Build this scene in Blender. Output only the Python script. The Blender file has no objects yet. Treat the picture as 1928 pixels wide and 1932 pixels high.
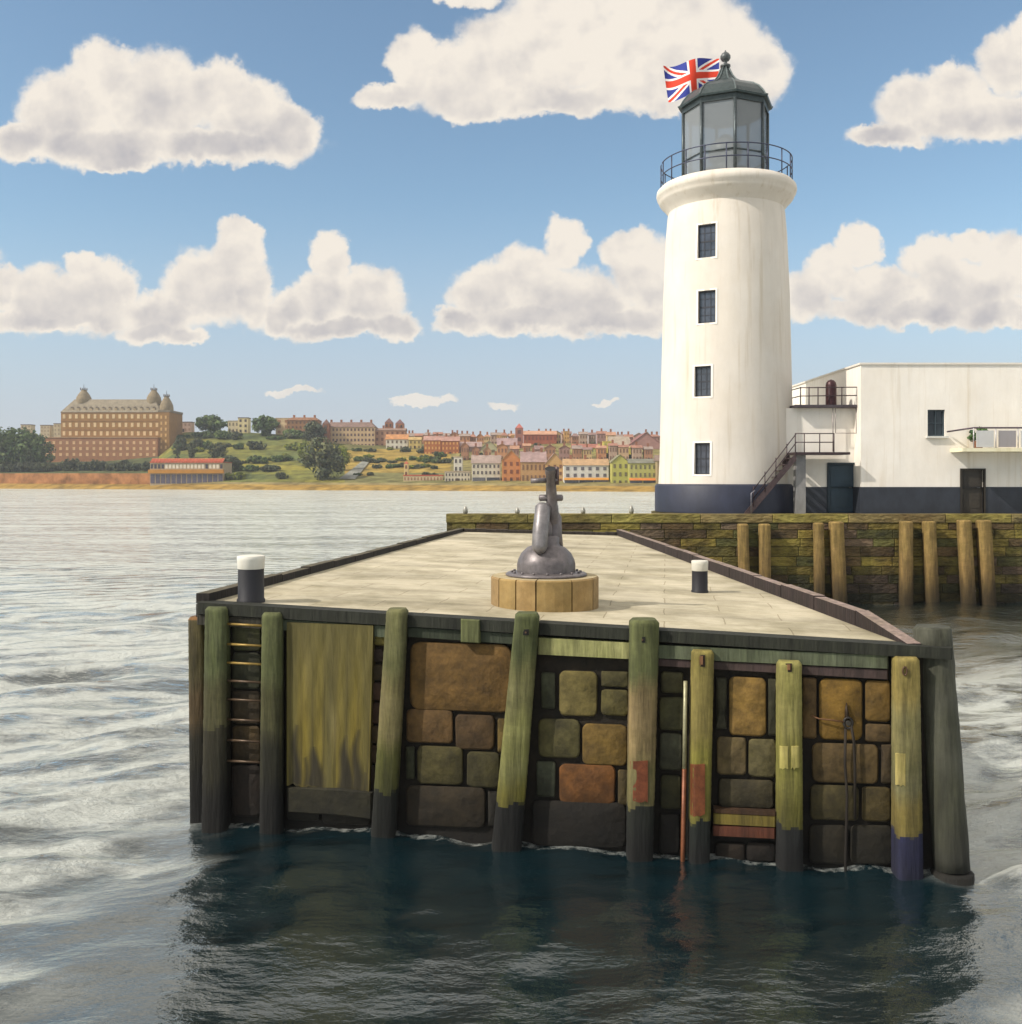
import bpy, math, random
import numpy as np
from mathutils import Vector, Matrix
random.seed(7)
C = bpy.context.scene.collection
R = math.radians

# ------------------------------------------------------------------ camera
F, HY, CX, H = 1850.0, 905.0, 964.0, 4.4      # focal length, horizon, centre (in 1928-wide units), eye height
cam = bpy.data.cameras.new('camera')
cam.sensor_fit = 'HORIZONTAL'; cam.sensor_width = 36
cam.lens = 36 * F / 1928
cam.shift_y = -(966 - HY) / 1928
cam.clip_end = 9000; cam.clip_start = 0.1
camo = bpy.data.objects.new('camera', cam); C.objects.link(camo)
camo.location = (0, 0, H); camo.rotation_euler = (R(90), 0, 0)
bpy.context.scene.camera = camo

# ------------------------------------------------------------------ light and sky
SUN_EL, SUN_AZ = 40, 22        # azimuth: degrees from the left (-X) towards the viewer (-Y)
sd = Vector((-math.cos(R(SUN_EL)) * math.cos(R(SUN_AZ)), -math.cos(R(SUN_EL)) * math.sin(R(SUN_AZ)), math.sin(R(SUN_EL))))
sun = bpy.data.lights.new('sun', 'SUN'); sun.energy = 3.7; sun.angle = R(0.6); sun.color = (1, .93, .84)
suno = bpy.data.objects.new('sun', sun); C.objects.link(suno)
suno.rotation_euler = sd.to_track_quat('Z', 'Y').to_euler()
sc = bpy.context.scene
sc.view_settings.view_transform = 'Standard'; sc.view_settings.look = 'None'
sc.view_settings.exposure = 0.25; sc.view_settings.gamma = 1

w = bpy.data.worlds.new('World'); sc.world = w; w.use_nodes = True
nt = w.node_tree; nt.nodes.clear()
def N(t, tree=None, **k):
    n = (tree or nt).nodes.new(t)
    for a, b in k.items(): setattr(n, a, b)
    return n
def VM(op, a, b=None, c=None):
    n = N('ShaderNodeVectorMath', operation=op)
    for i, v in enumerate((a, b, c)):
        if v is None: continue
        if isinstance(v, bpy.types.NodeSocket): nt.links.new(v, n.inputs[i])
        else: n.inputs[i].default_value = v
    return n.outputs['Value'] if op in ('LENGTH', 'DOT_PRODUCT') else n.outputs[0]
def MM(op, a, b=None, c=None, clamp=False):
    n = N('ShaderNodeMath', operation=op); n.use_clamp = clamp
    for i, v in enumerate((a, b, c)):
        if v is None: continue
        if isinstance(v, bpy.types.NodeSocket): nt.links.new(v, n.inputs[i])
        else: n.inputs[i].default_value = v
    return n.outputs[0]
def NOI(vec, scale, detail, rough=.55):
    n = N('ShaderNodeTexNoise'); n.inputs['Scale'].default_value = scale
    n.inputs['Detail'].default_value = detail; n.inputs['Roughness'].default_value = rough
    nt.links.new(vec, n.inputs['Vector']); return n
def MIXC(f, a, b):
    n = N('ShaderNodeMix', data_type='RGBA')
    for s, v in ((n.inputs[0], f), (n.inputs[6], a), (n.inputs[7], b)):
        if isinstance(v, bpy.types.NodeSocket): nt.links.new(v, s)
        else: s.default_value = v
    return n.outputs[2]
def RAMP(v, a, b, lo=0., hi=1., smooth=True):
    n = N('ShaderNodeMapRange'); n.interpolation_type = 'SMOOTHSTEP' if smooth else 'LINEAR'
    nt.links.new(v, n.inputs[0])
    for i, q in enumerate((a, b, lo, hi)): n.inputs[i + 1].default_value = q
    return n.outputs[0]
sky = N('ShaderNodeTexSky'); sky.sky_type = 'NISHITA'; sky.sun_disc = False
sky.sun_elevation = R(SUN_EL); sky.sun_rotation = math.atan2(sd.x, sd.y)
sky.air_density = 1.0; sky.dust_density = .6; sky.ozone_density = 2.0
tc = N('ShaderNodeTexCoord'); sep = N('ShaderNodeSeparateXYZ'); nt.links.new(tc.outputs['Generated'], sep.inputs[0])
yy = MM('MAXIMUM', MM('ABSOLUTE', sep.outputs[1]), .12)
u = MM('DIVIDE', sep.outputs[0], yy); v = MM('DIVIDE', sep.outputs[2], yy)
cmb = N('ShaderNodeCombineXYZ'); nt.links.new(u, cmb.inputs[0]); nt.links.new(v, cmb.inputs[1])
p0 = VM('MULTIPLY', cmb.outputs[0], (18.5, 18.5, 0))          # 1 unit = 100 of the layout's pixels
warp = NOI(p0, 1.1, 6, .62)
wv = VM('MULTIPLY', VM('SUBTRACT', warp.outputs['Color'], (.5, .5, .5)), (.75, .75, 0))
warp2 = NOI(p0, 3.6, 5, .6)
wv2 = VM('MULTIPLY', VM('SUBTRACT', warp2.outputs['Color'], (.5, .5, .5)), (.24, .24, 0))
p = VM('ADD', VM('ADD', p0, wv), wv2)
BL = [(40,265,85,45),(130,210,100,80),(195,135,60,62),(300,190,110,92),(400,170,70,60),(470,215,80,65),(535,250,70,55),(200,275,190,45),(420,275,180,38),(230,300,90,22),
 (735,178,66,24),(780,130,48,70),(870,150,100,72),(980,110,130,92),(1100,50,150,120),(1230,40,160,120),(1320,90,120,100),(1400,140,90,75),(1270,170,200,45),(1000,185,210,34),(890,205,70,28),(880,-8,60,26),
 (1670,252,75,26),(1735,200,80,62),(1800,165,70,50),(1905,115,60,65),(1860,220,150,50),(1960,70,60,60),
 (8,545,34,45),(65,565,55,65),(150,570,110,60),(165,500,48,28),(210,540,48,60),(110,605,150,22),(300,590,80,45),(385,545,85,70),(450,490,52,60),(450,440,46,30),(475,550,42,65),(290,625,70,26),(345,632,46,20),
 (622,490,36,48),(610,560,72,50),(560,575,55,42),(690,560,76,60),(745,610,52,28),(640,618,140,24),(525,600,36,36),
 (868,600,44,28),(925,550,80,55),(1000,520,68,58),(1067,462,40,44),(1060,560,115,58),(1185,470,58,40),(1230,520,80,70),(1150,598,150,36),(1000,600,135,28),(1125,570,60,50),
 (1520,560,50,48),(1572,515,52,55),(1620,462,44,42),(1665,550,85,55),(1710,590,180,30),(1760,485,62,48),(1830,462,42,30),(1820,550,110,62),(1905,505,70,62),(1900,590,130,32),
 (555,738,46,9),(800,757,56,11),(790,766,44,7),(950,764,34,8),(1147,758,24,6),
 (-150,480,140,60),(-200,200,160,90),(2150,300,150,100),(2150,560,170,60),(2350,620,200,50)]
L = None
for (x, y, rx, ry) in BL:
    ax, ay = 100 / rx, 100 / ry
    q = VM('MULTIPLY_ADD', p, (ax, ay, 0), (-(x - CX) / 100 * ax, -(HY - y) / 100 * ay, 0))
    l = VM('LENGTH', q)
    L = l if L is None else MM('SMOOTH_MIN', L, l, .12)
# free cumulus outside the framed part of the sky (seen in reflections)
gen = NOI(VM('MULTIPLY', p0, (.16, .2, 0)), 1.0, 5, .5)
gm = MM('MULTIPLY', RAMP(gen.outputs['Fac'], .40, .50), RAMP(v, .52, .60))
d = MM('MAXIMUM', RAMP(L, 1.30, .80), gm)
fine = NOI(p0, 1.5, 6, .55)
# relief of the cloud: the same noise sampled a step towards the sun
ps = VM('ADD', p0, (-.22, .24, 0))
fine2 = NOI(ps, 1.5, 6, .55)
rel = MM('SUBTRACT', fine.outputs['Fac'], fine2.outputs['Fac'])
inner = RAMP(L, 1.0, .35)
over = RAMP(v, .52, .75, 1.0, 1.75)  # added boost: unseen overhead clouds brightened to lighten the water and ambient light
# sunlit tops and grey bases of the two cloud decks, by elevation
gA = MM('MULTIPLY', RAMP(v, .145, .245, 1, 0), RAMP(v, .10, .15)); gB = RAMP(v, .315, .46, 1, 0); isB = RAMP(v, .285, .29)
gr = MM('ADD', MM('MULTIPLY', gA, MM('SUBTRACT', 1.0, isB)), MM('MULTIPLY', gB, isB))
sh = MM('ADD', MM('MULTIPLY', MM('MULTIPLY', inner, .75), gr), MM('MULTIPLY', rel, -1.1))
sh = MM('ADD', sh, MM('MULTIPLY', MM('SUBTRACT', NOI(p0, .8, 3).outputs['Fac'], .50), 1.1), clamp=True)
ccol = MIXC(sh, (.77, .71, .63, 1), (.44, .425, .44, 1))
skym = VM('MULTIPLY', sky.outputs[0], (.132, .137, .126))
# lilac haze low over the land
hz = RAMP(v, .30, .02)
skyc = MIXC(MM('MULTIPLY', hz, .8), skym, (.41, .44, .54, 1))
edge = NOI(p0, 3.2, 5, .6)
d2 = MM('MULTIPLY', d, RAMP(MM('ADD', edge.outputs['Fac'], d), .62, 1.30))
lowfade = RAMP(v, .07, .14, .8, 1)
cb = N('ShaderNodeVectorMath', operation='SCALE'); nt.links.new(ccol, cb.inputs[0]); nt.links.new(over, cb.inputs['Scale'])
col = MIXC(MM('MULTIPLY', d2, lowfade), skyc, cb.outputs[0])
bg = N('ShaderNodeBackground'); bg.inputs[1].default_value = 1.0
nt.links.new(col, bg.inputs[0]); out = N('ShaderNodeOutputWorld'); nt.links.new(bg.outputs[0], out.inputs[0])
w.cycles.sampling_method = 'MANUAL'; w.cycles.sample_map_resolution = 512

# ------------------------------------------------------------------ helpers
def s2l(c, k=1.0):
    o = []
    for a in c[:3]:
        a = a / 255; a = a / 12.92 if a <= .04045 else ((a + .055) / 1.055) ** 2.4
        o.append(min(a * k, .9))
    return (*o, 1)
def at(x, y, d): return Vector(((x - CX) / F * d, d, H + (HY - y) / F * d))
MATS = {}
def gmat(name, rough=.8, var=.35, scale=3.0, stretch=(1, 1, 1), bump=.3, bscale=None, metal=0, spec=.4, dist=.02, macro=(1.5, (.9, .9, .9, 1))):
    if name in MATS: return MATS[name]
    m = bpy.data.materials.new(name); m.use_nodes = True; t = m.node_tree; b = t.nodes['Principled BSDF']
    b.inputs['Roughness'].default_value = rough; b.inputs['Metallic'].default_value = metal
    b.inputs['Specular IOR Level'].default_value = spec
    g = t.nodes.new('ShaderNodeNewGeometry'); mp = t.nodes.new('ShaderNodeVectorMath'); mp.operation = 'MULTIPLY'
    mp.inputs[1].default_value = stretch; t.links.new(g.outputs['Position'], mp.inputs[0])
    n1 = t.nodes.new('ShaderNodeTexNoise'); n1.inputs['Scale'].default_value = scale; n1.inputs['Detail'].default_value = 7; n1.inputs['Roughness'].default_value = .65
    t.links.new(mp.outputs[0], n1.inputs['Vector'])
    mr = t.nodes.new('ShaderNodeMapRange'); mr.inputs[1].default_value = .3; mr.inputs[2].default_value = .7
    mr.inputs[3].default_value = 1 - var; mr.inputs[4].default_value = 1 + var; t.links.new(n1.outputs['Fac'], mr.inputs[0])
    a = t.nodes.new('ShaderNodeAttribute'); a.attribute_name = 'Col'
    mu = t.nodes.new('ShaderNodeVectorMath'); mu.operation = 'SCALE'
    n3 = t.nodes.new('ShaderNodeTexNoise'); n3.inputs['Scale'].default_value = macro[0]; n3.inputs['Detail'].default_value = 5; n3.inputs['Roughness'].default_value = .7
    t.links.new(g.outputs['Position'], n3.inputs['Vector'])
    r3 = t.nodes.new('ShaderNodeMapRange'); r3.inputs[1].default_value = .35; r3.inputs[2].default_value = .65; t.links.new(n3.outputs['Fac'], r3.inputs[0])
    mc = t.nodes.new('ShaderNodeMix'); mc.data_type = 'RGBA'; mc.blend_type = 'MULTIPLY'; mc.inputs[7].default_value = macro[1]
    t.links.new(r3.outputs[0], mc.inputs[0]); t.links.new(a.outputs['Color'], mc.inputs[6])
    t.links.new(mc.outputs[2], mu.inputs[0]); t.links.new(mr.outputs[0], mu.inputs['Scale'])
    t.links.new(mu.outputs[0], b.inputs['Base Color'])
    if bump:
        n2 = t.nodes.new('ShaderNodeTexNoise'); n2.inputs['Scale'].default_value = bscale or scale * 5; n2.inputs['Detail'].default_value = 6
        t.links.new(mp.outputs[0], n2.inputs['Vector'])
        bp = t.nodes.new('ShaderNodeBump'); bp.inputs['Strength'].default_value = bump; bp.inputs['Distance'].default_value = dist
        t.links.new(n2.outputs['Fac'], bp.inputs['Height']); t.links.new(bp.outputs[0], b.inputs['Normal'])
    MATS[name] = m; return m
WOOD = gmat('weathered_wood', .85, .5, 9, (1, 1, .12), .8, 22, macro=(2.2, (.66, .68, .56, 1)))
STONE = gmat('stone', .88, .55, 5, (1, 1, 1), .55, 14, dist=.03, macro=(2.6, (.62, .62, .46, 1)))
PAINT = gmat('white_paint', .7, .06, 1.3, (1, 1, .35), .25, 9, spec=.3, macro=(.5, (.95, .93, .90, 1)))
DPAINT = gmat('dark_paint', .55, .25, 2, (1, 1, .5), .15, 14)
METAL = gmat('painted_metal', .42, .35, 10, (1, 1, 1), .3, 50, metal=.35, dist=.006)
ROOF = gmat('slate_roof', .8, .3, .5, (1, 1, 1), 0)
WALL = gmat('far_wall', .85, .16, .35, (1, 1, 1), 0)
LEAF = gmat('leaves', .7, .35, .25, (1, 1, 1), 0, spec=.25)
CLOTH = gmat('flag_cloth', .8, .06, 3, (1, 1, 1), 0)
DGLASS = gmat('window_glass', .12, .4, 2, (1, 1, 1), 0, spec=.6)
LAND = gmat('land', .95, .6, .16, (1, 1, 1), 0, spec=.1)
WET = gmat('weedy_masonry', .85, .7, 2.2, (.6, 1, 1.4), 1, 8, dist=.08, macro=(.8, (.6, .52, .5, 1)))

ORG = {}
class MB:
    def __init__(s): s.v = []; s.f = []; s.c = []; s.sm = []
    def add(s, vs, fs, col, smooth=False):
        o = len(s.v); s.v += [Vector(x) for x in vs]
        for f in fs: s.f.append([i + o for i in f]); s.c.append(col); s.sm.append(smooth)
        return s
    def box(s, a, b, col, rz=0, piv=None):
        (x0, y0, z0), (x1, y1, z1) = a, b
        vs = [Vector(q) for q in ((x0,y0,z0),(x1,y0,z0),(x1,y1,z0),(x0,y1,z0),(x0,y0,z1),(x1,y0,z1),(x1,y1,z1),(x0,y1,z1))]
        if rz:
            pv = Vector(piv) if piv else sum(vs, Vector()) / 8; M = Matrix.Rotation(rz, 3, 'Z'); vs = [M @ (q - pv) + pv for q in vs]
        return s.add(vs, [(0,3,2,1),(4,5,6,7),(0,1,5,4),(1,2,6,5),(2,3,7,6),(3,0,4,7)], col)
    def prism(s, poly, off, col, bevel=0):
        n = len(poly); off = Vector(off); A = [Vector(q) for q in poly]
        if bevel:
            c = sum(A, Vector()) / n
            L_ = off.length; I = [q + (c - q).normalized() * bevel * 1.3 for q in A]
            rings = [[q + off for q in A], [q + off * (bevel / L_) for q in A], I]
        else: rings = [[q + off for q in A], A]
        vs = [q for r in rings for q in r]; fs = []
        for k in range(len(rings) - 1):
            for i in range(n):
                j = (i + 1) % n; fs.append((k*n+i, k*n+j, (k+1)*n+j, (k+1)*n+i))
        m = (len(rings) - 1) * n
        fs.append(tuple(m + i for i in range(n))); fs.append(tuple(reversed(range(n))))
        return s.add(vs, fs, col)
    def tube(s, pts, rad, col, n=10, sq=0, cap=True, cols=None, dome=0, smooth=True, jit=0):
        pts = [Vector(q) for q in pts]
        if not isinstance(rad, (list, tuple)): rad = [rad] * len(pts)
        vs = []; fs = []; cc = []
        ref = None
        for i, q in enumerate(pts):
            t = (pts[min(i+1, len(pts)-1)] - pts[max(i-1, 0)]).normalized()
            if ref is None: ref = Vector((0, 1, 0)) if abs(t.y) < .9 else Vector((1, 0, 0))
            a = t.cross(ref).normalized(); b = t.cross(a)
            for k in range(n):
                th = 2 * math.pi * (k + .5 * (sq > 0)) / n; rr = rad[i] * (1 if not sq else (abs(math.cos(th)) ** sq + abs(math.sin(th)) ** sq) ** (-1 / sq)) * (1 + (random.uniform(-jit, jit) if jit else 0))
                vs.append(q + a * math.cos(th) * rr + b * math.sin(th) * rr)
        for i in range(len(pts) - 1):
            for k in range(n):
                j = (k + 1) % n
                fs.append((i*n+k, i*n+j, (i+1)*n+j, (i+1)*n+k)); cc.append((cols[i][k] if isinstance(cols[i], list) else cols[i]) if cols else col)
        o = len(s.v); s.v += vs
        for f, c_ in zip(fs, cc): s.f.append([i + o for i in f]); s.c.append(c_); s.sm.append(smooth)
        if cap:
            m = (len(pts) - 1) * n
            s.f.append([o + i for i in reversed(range(n))]); s.c.append((cols[0][0] if isinstance(cols[0], list) else cols[0]) if cols else col); s.sm.append(False)
            s.f.append([o + m + i for i in range(n)]); s.c.append((cols[-1][0] if isinstance(cols[-1], list) else cols[-1]) if cols else col); s.sm.append(False)
        return s
    def lathe(s, prof, c, col, n=64, a0=0, smooth=True, cap=True, flat=False, rot=0):
        vs = []; fs = []
        for (r, z) in prof:
            for k in range(n):
                th = 2 * math.pi * k / n + rot
                vs.append((c[0] + r * math.sin(th), c[1] - r * math.cos(th), z))
        for i in range(len(prof) - 1):
            for k in range(n):
                j = (k + 1) % n; fs.append((i*n+k, i*n+j, (i+1)*n+j, (i+1)*n+k))
        s.add(vs, fs, col, smooth)
        if cap:
            m = (len(prof) - 1) * n
            s.add([vs[k] for k in range(n)], [tuple(reversed(range(n)))], col)
            s.add([vs[m + k] for k in range(n)], [tuple(range(n))], col)
        return s
    def build(s, name, mat, parent=None, org=None):
        me = bpy.data.meshes.new(name)
        if parent is not None: org = ORG[parent]
        elif org is None: org = Vector((0, 0, 0))
        org = Vector(org)
        me.from_pydata([q - org for q in s.v], [], s.f); me.update()
        at_ = me.color_attributes.new('Col', 'FLOAT_COLOR', 'CORNER')
        arr = np.repeat(np.array(s.c, dtype=np.float32).reshape(-1, 4), [len(f) for f in s.f], axis=0)
        at_.data.foreach_set('color', arr.ravel())
        me.polygons.foreach_set('use_smooth', s.sm)
        me.materials.append(mat); me.validate()
        o = bpy.data.objects.new(name, me); C.objects.link(o)
        if parent is not None: o.parent = parent
        else: o.location = org
        ORG[o] = org
        return o
def tag(o, label, cat, group=None):
    o['label'] = label; o['category'] = cat
    if group: o['group'] = group
    return o
def thing(name, label, cat, loc, group=None):
    o = bpy.data.objects.new(name, None); C.objects.link(o); o.location = loc; o.empty_display_size = .3
    ORG[o] = Vector(loc); return tag(o, label, cat, group)
def struct(o, k='structure'): o['kind'] = k; return o

# ------------------------------------------------------------------ water
rng = np.random.default_rng(4)
FL = Vector((-4.065, 12.66, 2.826)); FR = Vector((4.885, 10.85, 2.54)); BLc = Vector((-1.63, 30.6, 2.78)); BR = Vector((3.47, 30.8, 2.65))
T = Vector((FR.x - FL.x, FR.y - FL.y, 0)).normalized(); NO = Vector((T.y, -T.x, 0))
def water():
    rows = [5.0]
    while rows[-1] < 120: rows.append(rows[-1] + max(.03, rows[-1] ** 2 * 2.0 / 4300))
    rows = np.array(rows); us = np.linspace(-.95, .95, 760)
    Y, U = np.meshgrid(rows, us, indexing='ij'); X = U * Y
    Z = np.zeros_like(X); DX = np.zeros_like(X); DY = np.zeros_like(X)
    for i in range(46):
        lam = .42 * (9.5 ** (i / 45)) * rng.uniform(.9, 1.1)
        ang = math.radians(-90 + 24 + rng.normal(0, 30)); kx, ky = math.cos(ang), math.sin(ang)
        k = 2 * math.pi / lam; amp = .0080 * lam ** .95 * rng.uniform(.6, 1.3)
        ph = rng.uniform(0, 6.28)
        fade = np.clip(1.6 - Y * Y * 2.0 / 4300 / (lam * .22), 0, 1)
        # group structure so that crests come in short broken lengths
        gph = rng.uniform(0, 6.28); env = .6 + .4 * np.sin((X * ky - Y * kx) * k * .22 + gph) * np.sin((X * kx + Y * ky) * k * .13 + gph * 2)
        th = k * (X * kx + Y * ky) + ph
        Z += amp * env * fade * np.sin(th); q = .8 * amp * env * fade * np.cos(th); DX += q * kx; DY += q * ky
    ef = np.clip((120 - Y) / 30, 0, 1) * np.clip((.95 - np.abs(U)) / .05, 0, 1) * np.clip((Y - 5) / .3, 0, 1)
    d0 = (X - FL.x) * NO.x + (Y - FL.y) * NO.y; a0 = (X - FL.x) * T.x + (Y - FL.y) * T.y
    def sst(v_, e0, e1): t_ = np.clip((v_ - e0) / (e1 - e0), 0, 1); return t_ * t_ * (3 - 2 * t_)
    wob = .5 * np.sin(Y * 2.1) + .3 * np.sin(Y * 4.7 + X)
    calm = sst(a0 + wob, -.9, .8) * sst(9.9 + wob - a0, -.6, .8) * sst(d0, -1, 0) * (1 - .12 * sst(d0, 3.5, 6.5))
    ef = ef * (1.45 - .92 * calm)
    glint_off = np.maximum(calm, sst(X, 2.5, 4.5) * sst(Y, 19, 26) * (1 - sst(Y, 35.5, 36)))  # where the painted pale streaks are left off so the water stays dark
    Z *= ef; X = X + DX * ef; Y2 = Y + DY * ef
    # wake-like edge lift against the pier
    dist = (X - FL.x) * NO.x + (Y2 - FL.y) * NO.y; al = (X - FL.x) * T.x + (Y2 - FL.y) * T.y
    over = np.maximum(np.maximum(-al, al - 9.2), 0)
    dd = np.sqrt(np.maximum(dist, 0) ** 2 + over ** 2)
    foam = np.exp(-np.maximum(dd - .12, 0) / .16)
    foam[dist < -.3] *= .3
    Z += .05 * np.exp(-dd / .35) * (np.sin(al * 3.1) * .5 + np.sin(al * 7.7 + 1) * .4 + .4)
    nr, nc = X.shape
    co = np.stack([X, Y2, Z], -1).reshape(-1, 3)
    idx = np.arange(nr * nc).reshape(nr, nc)
    fa = np.stack([idx[:-1, :-1], idx[:-1, 1:], idx[1:, 1:], idx[1:, :-1]], -1).reshape(-1, 4)
    B = 3500; extra = np.array([[-B, -B, 0], [B, -B, 0], [B, B, 0], [-B, B, 0]], float); e = len(co)
    co = np.vstack([co, extra])
    a, b, c, d_ = idx[0, 0], idx[0, -1], idx[-1, -1], idx[-1, 0]
    ring = np.array([[e, e+1, b, a], [e+1, e+2, c, b], [e+2, e+3, d_, c], [e+3, e, a, d_]])
    fa = np.vstack([fa, ring])
    me = bpy.data.meshes.new('water'); me.vertices.add(len(co)); me.vertices.foreach_set('co', co.ravel())
    me.loops.add(fa.size); me.loops.foreach_set('vertex_index', fa.ravel())
    me.polygons.add(len(fa)); me.polygons.foreach_set('loop_start', np.arange(0, fa.size, 4))
    me.polygons.foreach_set('use_smooth', np.ones(len(fa), bool)); me.update(calc_edges=True)
    at_ = me.attributes.new('Foam', 'FLOAT', 'POINT'); fo = np.concatenate([foam.ravel(), np.zeros(4)]).astype(np.float32)
    at_.data.foreach_set('value', fo)
    ac = me.attributes.new('Calm', 'FLOAT', 'POINT'); ac.data.foreach_set('value', np.concatenate([calm.ravel(), np.zeros(4)]).astype(np.float32))
    al_ = me.attributes.new('GlintOff', 'FLOAT', 'POINT'); al_.data.foreach_set('value', np.concatenate([glint_off.ravel(), np.zeros(4)]).astype(np.float32))
    o = bpy.data.objects.new('water', me); C.objects.link(o); struct(o)
    m = bpy.data.materials.new('sea_water'); m.use_nodes = True; t = m.node_tree; t.nodes.clear()
    ln = t.links.new; nn = t.nodes.new
    g = nn('ShaderNodeNewGeometry')
    def noise(scale, det, st=(1, 1, 1), rough=.6, rot=0.):
        vr_ = nn('ShaderNodeVectorRotate'); vr_.rotation_type = 'Z_AXIS'; vr_.inputs['Angle'].default_value = -rot; ln(g.outputs['Position'], vr_.inputs['Vector'])
        mp = nn('ShaderNodeVectorMath'); mp.operation = 'MULTIPLY'; mp.inputs[1].default_value = st; ln(vr_.outputs[0], mp.inputs[0])
        n = nn('ShaderNodeTexNoise'); n.inputs['Scale'].default_value = scale; n.inputs['Detail'].default_value = det; n.inputs['Roughness'].default_value = rough
        ln(mp.outputs[0], n.inputs['Vector']); return n.outputs['Fac']
    b1 = nn('ShaderNodeBump'); b1.inputs['Strength'].default_value = .7; b1.inputs['Distance'].default_value = .10; ln(noise(2.6, 6, (.7, 1.2, 1)), b1.inputs['Height'])
    b2 = nn('ShaderNodeBump'); b2.inputs['Strength'].default_value = .35; b2.inputs['Distance'].default_value = .6; ln(noise(.35, 5, (.55, 1.3, 1)), b2.inputs['Height']); ln(b1.outputs[0], b2.inputs['Normal'])
    ca = nn('ShaderNodeAttribute'); ca.attribute_name = 'Calm'
    cr_ = nn('ShaderNodeMapRange'); cr_.inputs[3].default_value = .9; cr_.inputs[4].default_value = .42; ln(ca.outputs['Fac'], cr_.inputs[0]); ln(cr_.outputs[0], b1.inputs['Strength'])
    cr2 = nn('ShaderNodeMapRange'); cr2.inputs[3].default_value = .40; cr2.inputs[4].default_value = .15; ln(ca.outputs['Fac'], cr2.inputs[0]); ln(cr2.outputs[0], b2.inputs['Strength'])
    gl = nn('ShaderNodeBsdfGlossy'); gl.inputs['Roughness'].default_value = .05; gl.inputs['Color'].default_value = (.97, .98, .93, 1); ln(b2.outputs[0], gl.inputs['Normal'])
    df = nn('ShaderNodeBsdfDiffuse'); df.inputs['Color'].default_value = (.004, .013, .017, 1)
    fr = nn('ShaderNodeFresnel'); fr.inputs['IOR'].default_value = 1.8; ln(b2.outputs[0], fr.inputs['Normal'])
    mr = nn('ShaderNodeMapRange'); mr.inputs[1].default_value = .08; mr.inputs[2].default_value = .5; mr.inputs[3].default_value = .09; mr.inputs[4].default_value = .97
    ln(fr.outputs[0], mr.inputs[0])
    mx = nn('ShaderNodeMixShader'); ln(mr.outputs[0], mx.inputs[0]); ln(df.outputs[0], mx.inputs[1]); ln(gl.outputs[0], mx.inputs[2])
    fa_ = nn('ShaderNodeAttribute'); fa_.attribute_name = 'Foam'
    ad = nn('ShaderNodeMath'); ad.operation = 'ADD'; ln(fa_.outputs['Fac'], ad.inputs[0]); ln(noise(5.5, 8, (1, 1, 1), .7), ad.inputs[1])
    fr2 = nn('ShaderNodeMapRange'); fr2.inputs[1].default_value = 1.42; fr2.inputs[2].default_value = 1.70; fr2.inputs[4].default_value = .6; ln(ad.outputs[0], fr2.inputs[0])
    # pale froth-like streaks painted on open water for missing glitter and bright reflection
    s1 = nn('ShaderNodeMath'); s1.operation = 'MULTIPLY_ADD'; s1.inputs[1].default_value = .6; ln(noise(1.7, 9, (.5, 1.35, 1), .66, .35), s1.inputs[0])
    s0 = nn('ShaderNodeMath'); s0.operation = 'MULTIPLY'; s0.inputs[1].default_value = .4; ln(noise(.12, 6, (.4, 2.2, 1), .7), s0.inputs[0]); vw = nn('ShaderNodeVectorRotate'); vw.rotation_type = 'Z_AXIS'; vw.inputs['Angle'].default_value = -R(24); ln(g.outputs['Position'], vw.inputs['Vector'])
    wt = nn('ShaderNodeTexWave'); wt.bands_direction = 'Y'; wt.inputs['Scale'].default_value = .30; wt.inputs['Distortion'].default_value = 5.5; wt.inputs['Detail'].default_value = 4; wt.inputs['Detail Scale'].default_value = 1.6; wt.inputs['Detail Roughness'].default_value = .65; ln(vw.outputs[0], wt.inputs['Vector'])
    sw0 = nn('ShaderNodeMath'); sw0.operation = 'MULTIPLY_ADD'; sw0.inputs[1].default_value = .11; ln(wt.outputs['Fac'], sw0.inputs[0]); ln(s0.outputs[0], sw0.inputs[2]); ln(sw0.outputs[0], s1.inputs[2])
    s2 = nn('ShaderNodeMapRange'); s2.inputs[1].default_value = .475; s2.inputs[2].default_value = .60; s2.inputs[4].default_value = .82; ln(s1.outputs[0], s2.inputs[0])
    s3 = nn('ShaderNodeMath'); s3.operation = 'MULTIPLY'; ln(s2.outputs[0], s3.inputs[0]); ic = nn('ShaderNodeMath'); ic.operation = 'SUBTRACT'; ic.inputs[0].default_value = 1; le = nn('ShaderNodeAttribute'); le.attribute_name = 'GlintOff'; ln(le.outputs['Fac'], ic.inputs[1]); ln(ic.outputs[0], s3.inputs[1])
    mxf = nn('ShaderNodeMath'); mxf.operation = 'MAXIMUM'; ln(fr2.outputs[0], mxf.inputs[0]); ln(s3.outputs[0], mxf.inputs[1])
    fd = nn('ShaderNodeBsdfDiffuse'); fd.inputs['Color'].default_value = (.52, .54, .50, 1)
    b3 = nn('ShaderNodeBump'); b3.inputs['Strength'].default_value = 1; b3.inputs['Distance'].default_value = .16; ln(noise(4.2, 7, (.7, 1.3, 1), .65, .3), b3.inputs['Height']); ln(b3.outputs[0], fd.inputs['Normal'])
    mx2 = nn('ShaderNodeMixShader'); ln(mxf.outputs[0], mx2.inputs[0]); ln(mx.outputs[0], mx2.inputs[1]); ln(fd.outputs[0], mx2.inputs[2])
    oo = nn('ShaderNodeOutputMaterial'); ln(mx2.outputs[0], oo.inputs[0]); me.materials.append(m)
water()

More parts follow.
